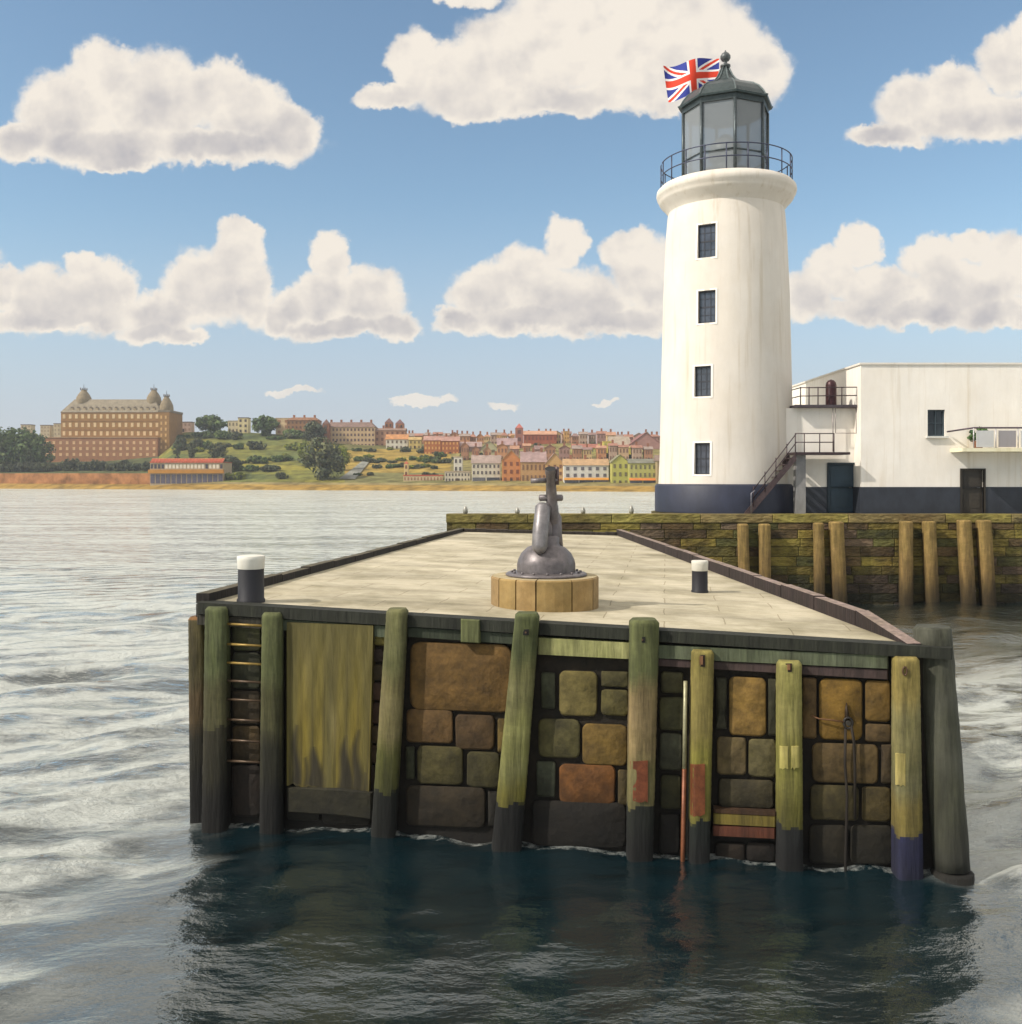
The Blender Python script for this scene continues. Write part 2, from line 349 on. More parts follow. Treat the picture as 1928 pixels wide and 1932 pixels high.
# ------------------------------------------------------------------ front pier
def FP(px, py, off=0.):
    r = Vector(((px - CX) / F, 1, (HY - py) / F)); s = (NO.x * FL.x + NO.y * FL.y + off) / (NO.x * r.x + NO.y * r.y)
    return Vector((0, 0, H)) + r * s
def ytop(x): return 1135 + (x - 370) / 1427 * 87
pier = thing('stone_pier', 'stone and timber pier with pale paved deck in the foreground', 'pier', (0.5, 20, 0))
RK = FP(1738, ytop(1738)); RK.z = 2.55
def bil(a, b):      # a across 0..1, b back 0..1
    f_ = FL.lerp(RK, a); k_ = BLc.lerp(BR, a); return f_.lerp(k_, b)
dk = MB(); nx, ny = 30, 60; vs = [bil(i / nx, j / ny) for j in range(ny + 1) for i in range(nx + 1)]
fs = [(j*(nx+1)+i, j*(nx+1)+i+1, (j+1)*(nx+1)+i+1, (j+1)*(nx+1)+i) for j in range(ny) for i in range(nx)]
dk.add(vs, fs, s2l((200, 190, 164), .82))
DM = gmat('deck_paving', .8, .24, .7, (.5, 1.6, 1), .25, 9)
dt = DM.node_tree; bs = dt.nodes['Principled BSDF']
br = dt.nodes.new('ShaderNodeTexBrick'); br.inputs['Scale'].default_value = 1; br.inputs['Mortar Size'].default_value = .010
br.inputs['Brick Width'].default_value = 1.5; br.inputs['Row Height'].default_value = .62; br.inputs['Color1'].default_value = (1, 1, 1, 1); br.inputs['Color2'].default_value = (.90, .89, .87, 1)
br.inputs['Mortar'].default_value = (.60, .56, .50, 1); br.inputs['Mortar Smooth'].default_value = .3
gg = dt.nodes.new('ShaderNodeNewGeometry'); vr = dt.nodes.new('ShaderNodeVectorRotate'); vr.rotation_type = 'Z_AXIS'; vr.inputs['Angle'].default_value = R(9)
wn = dt.nodes.new('ShaderNodeTexNoise'); wn.inputs['Scale'].default_value = 1.6; wn.inputs['Detail'].default_value = 4
wa = dt.nodes.new('ShaderNodeVectorMath'); wa.operation = 'MULTIPLY_ADD'; wa.inputs[1].default_value = (.07, .07, 0)
dt.links.new(gg.outputs['Position'], wn.inputs['Vector']); dt.links.new(wn.outputs['Color'], wa.inputs[0]); dt.links.new(gg.outputs['Position'], wa.inputs[2])
dt.links.new(wa.outputs[0], vr.inputs['Vector']); dt.links.new(vr.outputs[0], br.inputs['Vector'])
src = bs.inputs['Base Color'].links[0].from_socket; mm = dt.nodes.new('ShaderNodeVectorMath'); mm.operation = 'MULTIPLY'
dt.links.new(src, mm.inputs[0]); dt.links.new(br.outputs['Color'], mm.inputs[1])
st = dt.nodes.new('ShaderNodeTexNoise'); st.inputs['Scale'].default_value = .9; st.inputs['Detail'].default_value = 6; st.inputs['Roughness'].default_value = .7
sm_ = dt.nodes.new('ShaderNodeMapRange'); sm_.inputs[1].default_value = .40; sm_.inputs[2].default_value = .68; dt.links.new(gg.outputs['Position'], st.inputs['Vector']); dt.links.new(st.outputs['Fac'], sm_.inputs[0])
mxx = dt.nodes.new('ShaderNodeMix'); mxx.data_type = 'RGBA'; mxx.blend_type = 'MULTIPLY'; mxx.inputs[7].default_value = (.52, .51, .43, 1)
dt.links.new(sm_.outputs[0], mxx.inputs[0]); dt.links.new(mm.outputs[0], mxx.inputs[6]); dt.links.new(mxx.outputs[2], bs.inputs['Base Color'])
dk.build('deck', DM, pier)
# side and back walls of the pier body
sw = MB(); cs = [FL - NO * .25, RK - NO * .25, BR, BLc]
for a, b in ((1, 2), (2, 3), (3, 0)):
    A, B = cs[a], cs[b]; n_ = 20
    for i in range(n_):
        q0 = A.lerp(B, i / n_); q1 = A.lerp(B, (i + 1) / n_)
        sw.add([(q0.x, q0.y, -2), (q1.x, q1.y, -2), (q1.x, q1.y, q1.z - .01), (q0.x, q0.y, q0.z - .01)], [(0, 1, 2, 3)], s2l((84, 76, 40), .7))
sw.build('side_wall', WET, pier)
# backing of the front wall
fw = MB()
tl, tr = FL.copy(), FP(1765, ytop(1765))
fw.prism([(tl.x, tl.y, -2), (tr.x, tr.y, -2), (tr.x, tr.y, tr.z - .03), (tl.x, tl.y, tl.z - .03)], -NO * .3, s2l((34, 27, 16), .8))
fw.build('wall_core', STONE, pier)
def seg_stone(mb, x0, y0, x1, y1, col, prou=.055, rr=.16, n=4):
    w_, h_ = (x1 - x0), (y1 - y0); r = min(w_, h_) * rr
    sl = .061 * 0.5
    pts = []
    for (cx_, cy_, a0) in ((x1 - r, y1 - r, 0), (x0 + r, y1 - r, 90), (x0 + r, y0 + r, 180), (x1 - r, y0 + r, 270)):
        for k in range(n + 1):
            a = R(a0 + 90 * k / n); pts.append((cx_ + r * math.cos(a), cy_ + r * math.sin(a)))
    xm, ym = (x0 + x1) / 2, (y0 + y1) / 2
    pts = [(x + random.uniform(-.7, .7), y + random.uniform(-.7, .7) + (x - xm) * sl) for x, y in pts]
    m = len(pts); rings = []
    for off, ins in ((0, 0), (prou * .55, .3), (prou * .9, 1.6), (prou, 4)):
        rr_ = []
        for x, y in pts:
            dx, dy = xm - x, ym - y; l = math.hypot(dx, dy) or 1; rr_.append(FP(x + dx / l * ins, y + dy / l * ins, off))
        rings.append(rr_)
    c_ = FP(xm, ym, prou * 1.1)
    vs = [q for r_ in rings for q in r_] + [c_]; fs = []
    for k in range(3):
        for i in range(m): j = (i + 1) % m; fs.append((k*m+i, (k+1)*m+i, (k+1)*m+j, k*m+j))
    for i in range(m): j = (i + 1) % m; fs.append((3*m+i, 4*m, 3*m+j))
    mb.add(vs, fs, col, True)
STN = [(773,1213,966,1342,(112,84,42)),(766,1338,855,1402,(104,78,44)),(859,1348,933,1414,(80,60,34)),(939,1356,962,1420,(110,90,42)),(766,1408,782,1470,(58,60,36)),(787,1407,874,1480,(88,80,42)),(881,1418,943,1486,(72,66,34)),(766,1483,916,1560,(62,50,30)),(921,1492,940,1560,(50,45,34)),
 (1021,1268,1048,1338,(66,68,48)),(1055,1266,1127,1351,(114,102,58)),(1134,1266,1186,1296,(82,76,44)),(1134,1301,1186,1350,(96,88,48)),(1016,1356,1094,1430,(86,80,46)),(1098,1366,1184,1444,(116,92,42)),(1012,1436,1048,1504,(70,74,56)),(1055,1442,1161,1517,(122,78,34)),(1166,1452,1186,1520,(86,72,40)),(1003,1512,1182,1598,(38,31,20)),
 (1247,1267,1289,1308,(78,74,48)),(1244,1315,1290,1378,(80,78,50)),(1244,1383,1287,1453,(70,70,54)),(1246,1462,1285,1527,(66,64,34)),(1244,1535,1282,1610,(34,28,18)),
 (1351,1278,1371,1376,(62,60,44)),(1375,1277,1445,1388,(140,110,56)),(1449,1280,1467,1388,(58,56,38)),(1352,1390,1408,1462,(108,92,62)),(1412,1394,1464,1466,(96,88,56)),(1356,1470,1460,1524,(74,66,44)),(1350,1590,1405,1625,(52,38,22)),(1409,1590,1464,1625,(46,34,22)),
 (1514,1278,1540,1393,(108,84,50)),(1545,1280,1627,1396,(126,96,36)),(1632,1283,1680,1361,(112,86,38)),(1632,1366,1682,1400,(96,76,46)),(1532,1402,1657,1477,(104,84,50)),(1662,1404,1682,1478,(74,60,38)),(1528,1481,1620,1548,(86,76,42)),(1626,1484,1680,1550,(90,76,38)),(1526,1556,1600,1630,(50,42,22)),(1604,1556,1684,1630,(46,40,22)),
 (438,1172,492,1228,(70,70,42)),(438,1231,492,1300,(56,56,38)),(438,1303,492,1366,(66,54,36)),(438,1369,492,1440,(76,60,34)),(438,1443,492,1540,(48,36,24)),
 (700,1178,728,1218,(112,102,48)),(698,1224,724,1250,(50,36,28)),(697,1253,722,1284,(76,62,38)),(695,1287,720,1322,(62,42,30)),(692,1325,718,1366,(66,44,30)),(690,1369,714,1402,(76,60,32)),(686,1405,712,1440,(70,50,28)),(683,1443,708,1500,(56,40,24)),
 (542,1500,604,1548,(48,44,26)),(608,1503,700,1556,(44,38,22))]
PK = .66
sm2 = MB()
for (a, b, c_, d_, col) in STN: seg_stone(sm2, a, b, c_, d_, s2l(col, PK))
sm2.build('stonework', STONE, pier)
# stained concrete facing and the ledge below it
cp = MB(); nxp, nyp = 64, 80
def patch_edge(x): return 1480 + (x - 541) * .11 + 2.2 * math.sin(x * .19) + 1.5 * math.sin(x * .43)
grid = []
for j in range(nyp + 1):
    row = []
    for i in range(nxp + 1):
        x = 541 + (704 - 8 * (j / nyp) - 541) * i / nxp; yb = patch_edge(x); y = 1174 + (i / nxp) * 6 + (yb - 1174) * j / nyp
        row.append(FP(x, y, .118 + .004 * math.sin(i * .6) * math.sin(j * .2)))
    grid.append(row)
FLM = [(.10, .62, .055), (.22, .80, .03), (.33, .74, .10), (.60, .93, .02), (.70, .66, .09), (.83, .60, .07), (.93, .85, .03)]
def pcol(i, j):
    x, y = i / nxp, j / nyp
    dark = 0
    for (cx_, y0_, w_) in FLM:       # tongues of dark weed rising from the waterline
        ww = w_ * min(1, max(0, (y - y0_) / (1 - y0_))) ** .7 * 1.25
        if ww > 0: dark = max(dark, min(1, max(0, (ww - abs(x - cx_ + .02 * math.sin(y * 19)) + .03) / .07)))
    dark = dark * .8 * min(1, max(.0, (1.0 - y) * 30 + .35)); dark = max(dark, .35 * max(0, math.sin(x * 47)) ** 4 * y)
    yel = (.5 + .5 * math.sin(x * 21 + 3.6) * math.sin(x * 9 + .4)) * min(1, y * 1.6)
    wht = math.exp(-((x - .56) / .05) ** 2 - ((y - .58) / .13) ** 2) * .5 + math.exp(-((x - .22) / .05) ** 2 - ((y - .3) / .3) ** 2) * .3
    base = np.array([98, 90, 46]) + yel * np.array([26, 18, -14]) + wht * np.array([60, 56, 60])
    base = base * (1 - dark) + np.array([32, 28, 20]) * dark
    return s2l(tuple(np.clip(base, 0, 255)), .66)
for j in range(nyp):
    for i in range(nxp): cp.add([grid[j][i], grid[j+1][i], grid[j+1][i+1], grid[j][i+1]], [(0, 1, 2, 3)], pcol(i, j), True)
bd = [grid[0][i] for i in range(nxp + 1)] + [grid[j][nxp] for j in range(1, nyp + 1)] + [grid[nyp][i] for i in range(nxp - 1, -1, -1)] + [grid[j][0] for j in range(nyp - 1, 0, -1)]
for i in range(len(bd)):
    a, b = bd[i], bd[(i + 1) % len(bd)]; cp.add([a, b, b - NO * .12, a - NO * .12], [(0, 1, 2, 3)], s2l((70, 62, 30)))
PATCH = gmat('stained_concrete', .85, .35, 7, (1, 1, .15), .5, 26)
o = cp.build('concrete_facing', PATCH, pier); o['label'] = 'ochre stained concrete facing'
lg = MB(); lg.prism([FP(541,1486,.15), FP(541,1532,.15), FP(640,1540,.15), FP(702,1546,.15), FP(702,1496,.15), FP(640,1488,.15)], -NO * .15, s2l((60, 56, 34), .7), .02)
lg.build('concrete_ledge', STONE, pier)
def fpoly(pts, off, th, col, name, mat=WOOD, parent=pier, bevel=.012, label=None):
    m = MB(); m.prism([FP(x, y, off) for x, y in pts], -NO * th, col, bevel); o = m.build(name, mat, parent)
    if label: o['label'] = label
    return o
def fasc(x0, x1, h0, h1, off, col, name, dy=0):
    return fpoly([(x0, ytop(x0) + dy), (x0, ytop(x0) + dy + h0), (x1, ytop(x1) + dy + h1), (x1, ytop(x1) + dy)], off, off + .12, col, name)
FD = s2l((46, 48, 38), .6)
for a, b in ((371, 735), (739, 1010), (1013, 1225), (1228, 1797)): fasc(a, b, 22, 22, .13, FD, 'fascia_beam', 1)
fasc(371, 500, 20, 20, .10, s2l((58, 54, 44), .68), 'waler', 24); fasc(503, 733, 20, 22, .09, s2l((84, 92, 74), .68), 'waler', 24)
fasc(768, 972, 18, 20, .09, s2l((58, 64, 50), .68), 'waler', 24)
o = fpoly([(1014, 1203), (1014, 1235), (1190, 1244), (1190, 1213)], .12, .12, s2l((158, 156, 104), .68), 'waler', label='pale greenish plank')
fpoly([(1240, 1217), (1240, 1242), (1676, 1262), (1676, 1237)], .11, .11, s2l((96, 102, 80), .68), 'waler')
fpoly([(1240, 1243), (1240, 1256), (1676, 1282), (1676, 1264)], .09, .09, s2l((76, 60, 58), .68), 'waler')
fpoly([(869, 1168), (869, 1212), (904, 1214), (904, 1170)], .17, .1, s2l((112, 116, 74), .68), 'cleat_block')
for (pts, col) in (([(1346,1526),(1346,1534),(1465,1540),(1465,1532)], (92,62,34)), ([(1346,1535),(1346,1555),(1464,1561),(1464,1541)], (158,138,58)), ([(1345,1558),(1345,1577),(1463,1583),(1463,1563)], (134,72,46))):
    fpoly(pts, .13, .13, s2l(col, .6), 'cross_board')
# kerbs
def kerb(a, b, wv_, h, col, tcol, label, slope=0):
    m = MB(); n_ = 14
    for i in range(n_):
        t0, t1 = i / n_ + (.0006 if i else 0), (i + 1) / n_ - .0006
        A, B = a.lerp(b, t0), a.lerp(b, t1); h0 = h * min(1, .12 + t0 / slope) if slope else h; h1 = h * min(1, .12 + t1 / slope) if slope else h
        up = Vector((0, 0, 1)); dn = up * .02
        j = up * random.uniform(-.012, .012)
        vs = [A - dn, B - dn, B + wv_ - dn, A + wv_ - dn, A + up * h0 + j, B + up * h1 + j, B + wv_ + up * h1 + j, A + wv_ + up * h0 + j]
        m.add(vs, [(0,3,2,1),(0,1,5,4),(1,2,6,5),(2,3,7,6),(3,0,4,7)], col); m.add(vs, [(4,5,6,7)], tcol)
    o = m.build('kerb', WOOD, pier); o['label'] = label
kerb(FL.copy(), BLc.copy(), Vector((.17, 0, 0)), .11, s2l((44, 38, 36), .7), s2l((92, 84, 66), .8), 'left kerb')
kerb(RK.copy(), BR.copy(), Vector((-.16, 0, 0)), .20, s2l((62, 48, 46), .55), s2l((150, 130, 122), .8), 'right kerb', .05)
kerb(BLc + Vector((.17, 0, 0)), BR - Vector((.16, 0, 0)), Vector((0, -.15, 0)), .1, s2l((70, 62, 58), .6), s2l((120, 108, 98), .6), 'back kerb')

# fender piles
def pile(name, label, tx, ty, tw, bx, by, bw, bands, off=.12, grp='timber fender piles on the face of the front pier', patches=(), topc=None, seg=20, hole=None, fpf=FP, extra=.9, notch=None, PKP=.64):
    """bands: list of (y, colour) from the top down; each colour holds to the next y"""
    ys = [ty]
    pass
    n_ = 70; ys += [ty + (by - ty) * i / n_ for i in range(1, n_ + 1)]; ys = sorted(set(ys))
    pts = []; rad = []; cols = []
    for y in ys:
        t = (y - ty) / (by - ty); x = tx + (bx - tx) * t; w_ = tw + (bw - tw) * t
        q = fpf(x, y, off); pts.append(q); rad.append(w_ / 2 * q.y / F)
        cols.append(0)
    def bcol(y):
        c_ = bands[0][1]
        for bi, (yb_, cc) in enumerate(bands):
            if bi == 0: continue
            dk_ = sum(cc) < 195 and sum(c_) > 230       # paint and weed lines are sharp, the rest fades
            wd = 4 if dk_ else 38; t = min(1, max(0, (y - yb_ + wd / 2) / wd)); c_ = tuple(a + (b - a) * t for a, b in zip(c_, cc))
        return c_
    jj = [random.uniform(0, 6.28) for _ in range(3)]
    for i in range(len(ys) - 1):
        ymid = (ys[i] + ys[i + 1]) / 2; rw = []
        for k in range(seg):
            th = 2 * math.pi * k / seg; c_ = bcol(ymid + 5 * math.sin(th * 2 + jj[0]) + 4 * math.sin(th * 5 + jj[1])); f_ = PKP * (1 + .10 * math.sin(th * 3 + jj[2]) + random.uniform(-.06, .06))
            rw.append(s2l(c_, f_))
        cols[i] = rw
    cols[-1] = cols[-2]
    dv = (pts[-1] - pts[0]).normalized(); pts.append(pts[-1] + dv * extra); rad.append(rad[-1]); cols.insert(-1, cols[-1])
    base = Vector((pts[-1].x, pts[-1].y, 0))
    m = MB(); top = topc or bands[0][1]
    r0 = rad[0]
    pts2 = [pts[0] + Vector((0, 0, .035))] + pts; rad2 = [r0 * .80] + rad; cols2 = [s2l(top, PKP * 1.1)] + cols
    m.tube(pts2, rad2, None, seg, cap=True, cols=cols2, jit=.015, sq=5)
    body = m
    extras = []
    t_ = thing(name, label, 'pile', base, grp) if (hole or notch or patches) else None
    if not t_: return tag(m.build(name, WOOD, None, base), label, 'pile', grp)
    m.build('shaft', WOOD, t_)
    def front(x, y, proud=.0): 
        t = (y - ty) / (by - ty); w_ = tw + (bw - tw) * t; q = fpf(x, y, off); rr = w_ / 2 * q.y / F
        xc = tx + (bx - tx) * t; dx = (x - xc) / (w_ / 2); dx = max(-.97, min(.97, dx))
        return fpf(x, y, off + rr * (1 - dx ** 4) ** .25 + proud)
    for (x0, y0, x1, y1, c_) in patches:
        pm = MB(); nn_ = 6
        ra = [front(x0 + (x1 - x0) * i / nn_, y0, .012) for i in range(nn_ + 1)]; rb = [front(x0 + (x1 - x0) * i / nn_, y1 + random.uniform(-3, 3), .012) for i in range(nn_ + 1)]
        ia = [q - NO * .03 for q in ra]; ib = [q - NO * .03 for q in rb]
        for i in range(nn_):
            pm.add([ra[i], rb[i], rb[i+1], ra[i+1]], [(0,1,2,3)], s2l(c_, PKP), True); pm.add([ia[i], ra[i], ra[i+1], ia[i+1]], [(0,1,2,3)], s2l(c_)); pm.add([rb[i], ib[i], ib[i+1], rb[i+1]], [(0,1,2,3)], s2l(c_))
        pm.add([ia[0], ib[0], rb[0], ra[0]], [(0,1,2,3)], s2l(c_)); pm.add([ra[-1], rb[-1], ib[-1], ia[-1]], [(0,1,2,3)], s2l(c_))
        pm.build('wear_plate', METAL if c_[0] < 150 else WOOD, t_)
    if hole:
        x, y, s = hole; pm = MB(); fr = [front(x - s, y - s, .004), front(x - s, y + s, .004), front(x + s, y + s, .004), front(x + s, y - s, .004)]
        pm.prism(fr, -NO * .03, s2l((18, 16, 12))); pm.build('bolt_hole', WOOD, t_)
        pm = MB(); c0 = front(x, y, .0); pm.tube([c0 - NO * .01, c0 + NO * .012], .012, s2l((80, 60, 45)), 8); pm.build('bolt', METAL, t_)
    if notch:
        x, y0, y1, s = notch; pm = MB(); fr = [front(x - s, y0, .006), front(x - s, y1, .006), front(x + s, y1, .006), front(x + s, y0, .006)]
        pm.prism(fr, -NO * .05, s2l((40, 28, 20))); pm.build('notch', WOOD, t_)
        pm = MB(); fr = [front(x - s * .45, y0 + 2, .02), front(x - s * .45, y1 - 4, .02), front(x + s * .45, y1 - 4, .02), front(x + s * .45, y0 + 2, .02)]
        pm.prism(fr, -NO * .05, s2l((120, 84, 58))); pm.build('wedge', WOOD, t_)
    return t_
OL = (96, 100, 62); OD = (72, 70, 40); DK = (30, 28, 20); VD = (14, 14, 12)
pile('fender_pile', 'slim reddish brown pile at the far left corner of the pier', 373, 1168, 31, 378, 1546, 34, [(1160, (96, 86, 54)), (1290, (92, 74, 46)), (1370, (44, 40, 26)), (1450, (26, 23, 16))], off=-.05, topc=(140, 100, 60))
pile('fender_pile', 'broad olive pile left of the iron ladder on the pier corner', 411, 1149, 42, 408, 1552, 48, [(1140, (100, 106, 68)), (1280, (90, 86, 56)), (1370, (56, 52, 34)), (1480, (32, 28, 22))])
pile('fender_pile', 'olive pile just right of the iron ladder', 515, 1160, 38, 513, 1556, 42, [(1150, (98, 102, 64)), (1290, (80, 78, 46)), (1390, (50, 48, 28)), (1480, (26, 24, 17))])
pile('fender_pile', 'tall pale green pile right of the ochre concrete facing', 750, 1153, 40, 724, 1572, 46, [(1140, (118, 116, 76)), (1270, (126, 116, 76)), (1400, (96, 96, 42)), (1486, (24, 27, 17))])
pile('fender_pile', 'leaning yellow green pile with square hole below the gun', 995, 1161, 46, 955, 1604, 56, [(1150, (92, 98, 58)), (1243, (128, 124, 82)), (1340, (140, 138, 84)), (1470, (134, 126, 50)), (1508, (16, 17, 13))], hole=(992, 1193, 5.5))
pile('fender_pile', 'thick pile with pink band, rusty plate and square hole', 1215, 1173, 54, 1206, 1622, 48, [(1160, (98, 102, 62)), (1284, (144, 124, 86)), (1430, (138, 128, 84)), (1516, (36, 40, 32)), (1570, (20, 20, 16))], patches=[(1189, 1436, 1222, 1512, (128, 72, 46))], hole=(1212, 1207, 5.5))
pile('fender_pile', 'notched yellow pile with rusty lower plate beside the thin pipe', 1325, 1231, 40, 1318, 1628, 38, [(1220, (146, 132, 72)), (1400, (136, 128, 56)), (1545, (26, 36, 30)), (1600, (22, 22, 22))], patches=[(1302, 1442, 1330, 1538, (128, 74, 44))], notch=(1323, 1236, 1258, 7))
pile('fender_pile', 'pale yellow pile with two cream paint dabs', 1488, 1251, 43, 1489, 1628, 46, [(1240, (154, 146, 86)), (1380, (138, 132, 66)), (1500, (118, 112, 46)), (1552, (42, 44, 44)), (1600, (26, 26, 28))], patches=[(1471, 1408, 1487, 1450, (196, 182, 110)), (1493, 1408, 1508, 1450, (196, 182, 110))], notch=(1488, 1252, 1268, 6))
sh8 = pile('fender_pile', 'yellow pile with blue painted foot beside the big corner post', 1708, 1244, 44, 1711, 1638, 50, [(1230, (160, 142, 80)), (1330, (138, 130, 86)), (1440, (134, 128, 90)), (1500, (150, 132, 72)), (1568, (48, 50, 92))], patches=[(1690, 1422, 1708, 1482, (196, 178, 112))])
m = MB(); q = FP(1707, 1266, .27)
for i in range(14):
    a0, a1 = 2 * math.pi * i / 14, 2 * math.pi * (i + 1) / 14
    m.tube([q + T * .022 * math.cos(a0) + Vector((0, 0, .045 * math.sin(a0))), q + T * .022 * math.cos(a1) + Vector((0, 0, .045 * math.sin(a1)))], .009, s2l((84, 62, 46)), 6, cap=False)
m.build('shackle', METAL, sh8)
# corner post behind the fascia
cpile = thing('corner_post', 'massive leaning grey timber post at the right corner of the pier', 'post', FP(1790, 1660, .1) * 1)
m = MB(); pts = []; rad = []; n_ = 20
for i in range(n_ + 1):
    t = i / n_; x = 1759 + (1796 - 1759) * t; y = 1186 + (1640 - 1186) * t; q = FP(x, y, -.16 + .24 * t); pts.append(q); rad.append((68 - 4 * t) / 2 * q.y / F)
pts = [pts[0] + Vector((0, 0, .03))] + pts; rad = [rad[0] * .86] + rad
m.tube(pts, rad, s2l((78, 78, 66), .7), 18, jit=.03); m.build('shaft', WOOD, cpile)
m = MB(); q0 = FP(1796, 1640, .08); q1 = q0 + Vector((.03, 0, -1.1)); m.tube([q0, q0 + Vector((.0, 0, -.03)), q1], [.19, .225, .23], s2l((56, 52, 42), .6), 18); m.build('foot', WOOD, cpile)

# thin pipe
m = MB(); m.tube([FP(1293, 1285, .16), FP(1291, 1450, .16)], .024, s2l((150, 146, 116)), 8)
m.tube([FP(1291, 1450, .16), FP(1288, 1610, .16), FP(1288, 1650, .16)], .027, s2l((110, 66, 42)), 8)
tag(m.build('drain_pipe', METAL, None, (FP(1288, 1640, .16).x, FP(1288, 1640, .16).y, 0)), 'thin vertical pipe, white above and rusty below, between two piles', 'pipe')
# ladder
lad = thing('iron_ladder', 'iron rung ladder between the two left piles', 'ladder', FP(463, 1400, .1))
for y in (1178, 1216, 1251, 1285, 1320, 1358, 1397, 1436):
    m = MB(); m.tube([FP(428, y - 1, .16), FP(499, y + 3, .16)], .016, s2l((140, 116, 60) if y < 1270 else (78, 62, 46)), 8); m.build('rung', METAL, lad)
# mooring ring with ropes
mr = thing('mooring_ring', 'black mooring ring with hanging ropes on the right hand stones', 'mooring ring', FP(1600, 1364, .1))
m = MB(); q = FP(1600, 1364, .12)
for i in range(18):
    a0, a1 = 2 * math.pi * i / 18, 2 * math.pi * (i + 1) / 18
    m.tube([q + T * .045 * math.cos(a0) + Vector((0, 0, .06 * math.sin(a0))), q + T * .045 * math.cos(a1) + Vector((0, 0, .06 * math.sin(a1)))], .016, s2l((46, 42, 38)), 7, cap=False)
m.build('ring', METAL, mr)
m = MB(); m.tube([FP(1598, 1358, .1), FP(1597, 1340, .09), FP(1597, 1326, .08)], [.03, .02, .005], s2l((50, 38, 26)), 8); m.tube([q - NO * .1, q + NO * .02], .03, s2l((60, 56, 50)), 8); m.build('spike', METAL, mr)
m = MB(); m.tube([FP(1592, 1362, .13), FP(1565, 1358, .12), FP(1545, 1356, .1), FP(1530, 1350, .1)], .009, s2l((104, 74, 50)), 6); m.build('wire', METAL, mr)
m = MB(); m.tube([FP(1595, 1375, .13), FP(1594, 1440, .12), FP(1598, 1500, .12), FP(1595, 1630, .12), FP(1595, 1660, .12)], .016, s2l((40, 32, 24)), 8); m.build('rope', WOOD, mr)
m = MB(); m.tube([FP(1606, 1370, .13), FP(1611, 1400, .12), FP(1613, 1450, .12), FP(1613, 1545, .12)], .016, s2l((40, 32, 24)), 8); m.build('rope', WOOD, mr)

# bollards on deck
def decknear(px, py):   # deck point seen at this pixel (deck is nearly level)
    z = 2.75
    for _ in range(6):
        d_ = (H - z) * F / (py - HY); q = at(px, py, d_)
        b = min(1, max(0, (d_ - 11.8) / 19)); a = min(1, max(0, (q.x + 4.0 - 2.4 * b) / (8.3 - 3.3 * b))); z = bil(a, b).z
    return q
def bollard(px, py, r, hb, hc, label):
    q = decknear(px, py); q.y += r; t_ = thing('bollard', label, 'bollard', q, 'black bollards with white caps on the pier deck'); c_ = (q.x, q.y); z = q.z
    m = MB(); m.lathe([(r * 1.08, z - .02), (r * 1.08, z + .03), (r, z + .05), (r * .985, z + hb)], c_, s2l((30, 29, 34)), 28); m.build('post', DPAINT, t_)
    m = MB(); m.lathe([(r * .98, z + hb), (r * 1.02, z + hb + .01), (r * 1.04, z + hb + hc * .62), (r * 1.06, z + hb + hc * .7), (r * 1.06, z + hb + hc * .93), (r * 1.0, z + hb + hc)], c_, s2l((200, 198, 188)), 28); m.build('cap', PAINT, t_)
bollard(467, 1138, .168, .43, .17, 'large black bollard with white cap at the left corner of the deck')
bollard(1323, 1120, .125, .35, .16, 'smaller black bollard with white cap near the right kerb')

# gun on its stone plinth
gc = Vector((.462, 13.43)); zp = 2.69
pl = thing('stone_plinth', 'round sandstone block plinth carrying the old gun', 'plinth', (gc.x, gc.y, zp))
angs = [0, 22, 60, 92, 118, 150, 185, 215, 250, 280, 305, 335, 360]; m = MB(); Rp = .735; zt = zp + .40
for i in range(12):
    a0, a1 = R(angs[i] - 33), R(angs[i + 1] - 33); g_ = .013; cc = s2l(random.choice([(158, 132, 88), (150, 126, 80), (166, 140, 92), (146, 122, 84)]), .95)
    n_ = 4; top_ = []; bot_ = []; tin = []
    for k in range(n_ + 1):
        a = a0 + g_ + (a1 - a0 - 2 * g_) * k / n_; sx, sy = math.sin(a), -math.cos(a)
        bot_.append((gc.x + Rp * sx, gc.y + Rp * sy, zp - .03)); top_.append((gc.x + Rp * sx, gc.y + Rp * sy, zt - .02)); tin.append((gc.x + (Rp - .02) * sx, gc.y + (Rp - .02) * sy, zt))
    cen = (gc.x, gc.y, zt)
    for k in range(n_):
        m.add([bot_[k], bot_[k+1], top_[k+1], top_[k]], [(0,1,2,3)], cc); m.add([top_[k], top_[k+1], tin[k+1], tin[k]], [(0,1,2,3)], cc)
    m.add([cen] + tin, [tuple(range(n_ + 2))], s2l((172, 158, 124), .95))
    for e in (0, n_): m.add([bot_[e], top_[e], tin[e], (gc.x, gc.y, zt), (gc.x, gc.y, zp)], [(0,1,2,3,4)], cc)
m.lathe([(Rp - .03, zp - .02), (Rp - .03, zt - .03)], gc, s2l((60, 48, 34)), 40); m.build('stone_blocks', gmat('sandstone', .88, .22, 4, (1, 1, 1), .3, 18, macro=(3, (.78, .74, .66, 1))), pl)
GM = s2l((98, 92, 92), 1.15)
gun = thing('old_gun', 'dark iron deck gun pointing upward on the round stone plinth', 'gun', (gc.x, gc.y, zt))
m = MB(); m.lathe([(.55, zt + .003), (.56, zt + .02), (.54, zt + .04), (.40, zt + .05)], gc + Vector((.02, 0)), GM, 48); m.build('base_flange', METAL, gun)
m = MB(); m.lathe([(.40, zt + .05), (.40, zt + .16), (.385, zt + .22), (.34, zt + .31), (.26, zt + .385), (.20, zt + .41), (.185, zt + .44), (.185, zt + .52), (.15, zt + .55)], gc + Vector((.02, 0)), GM, 48)
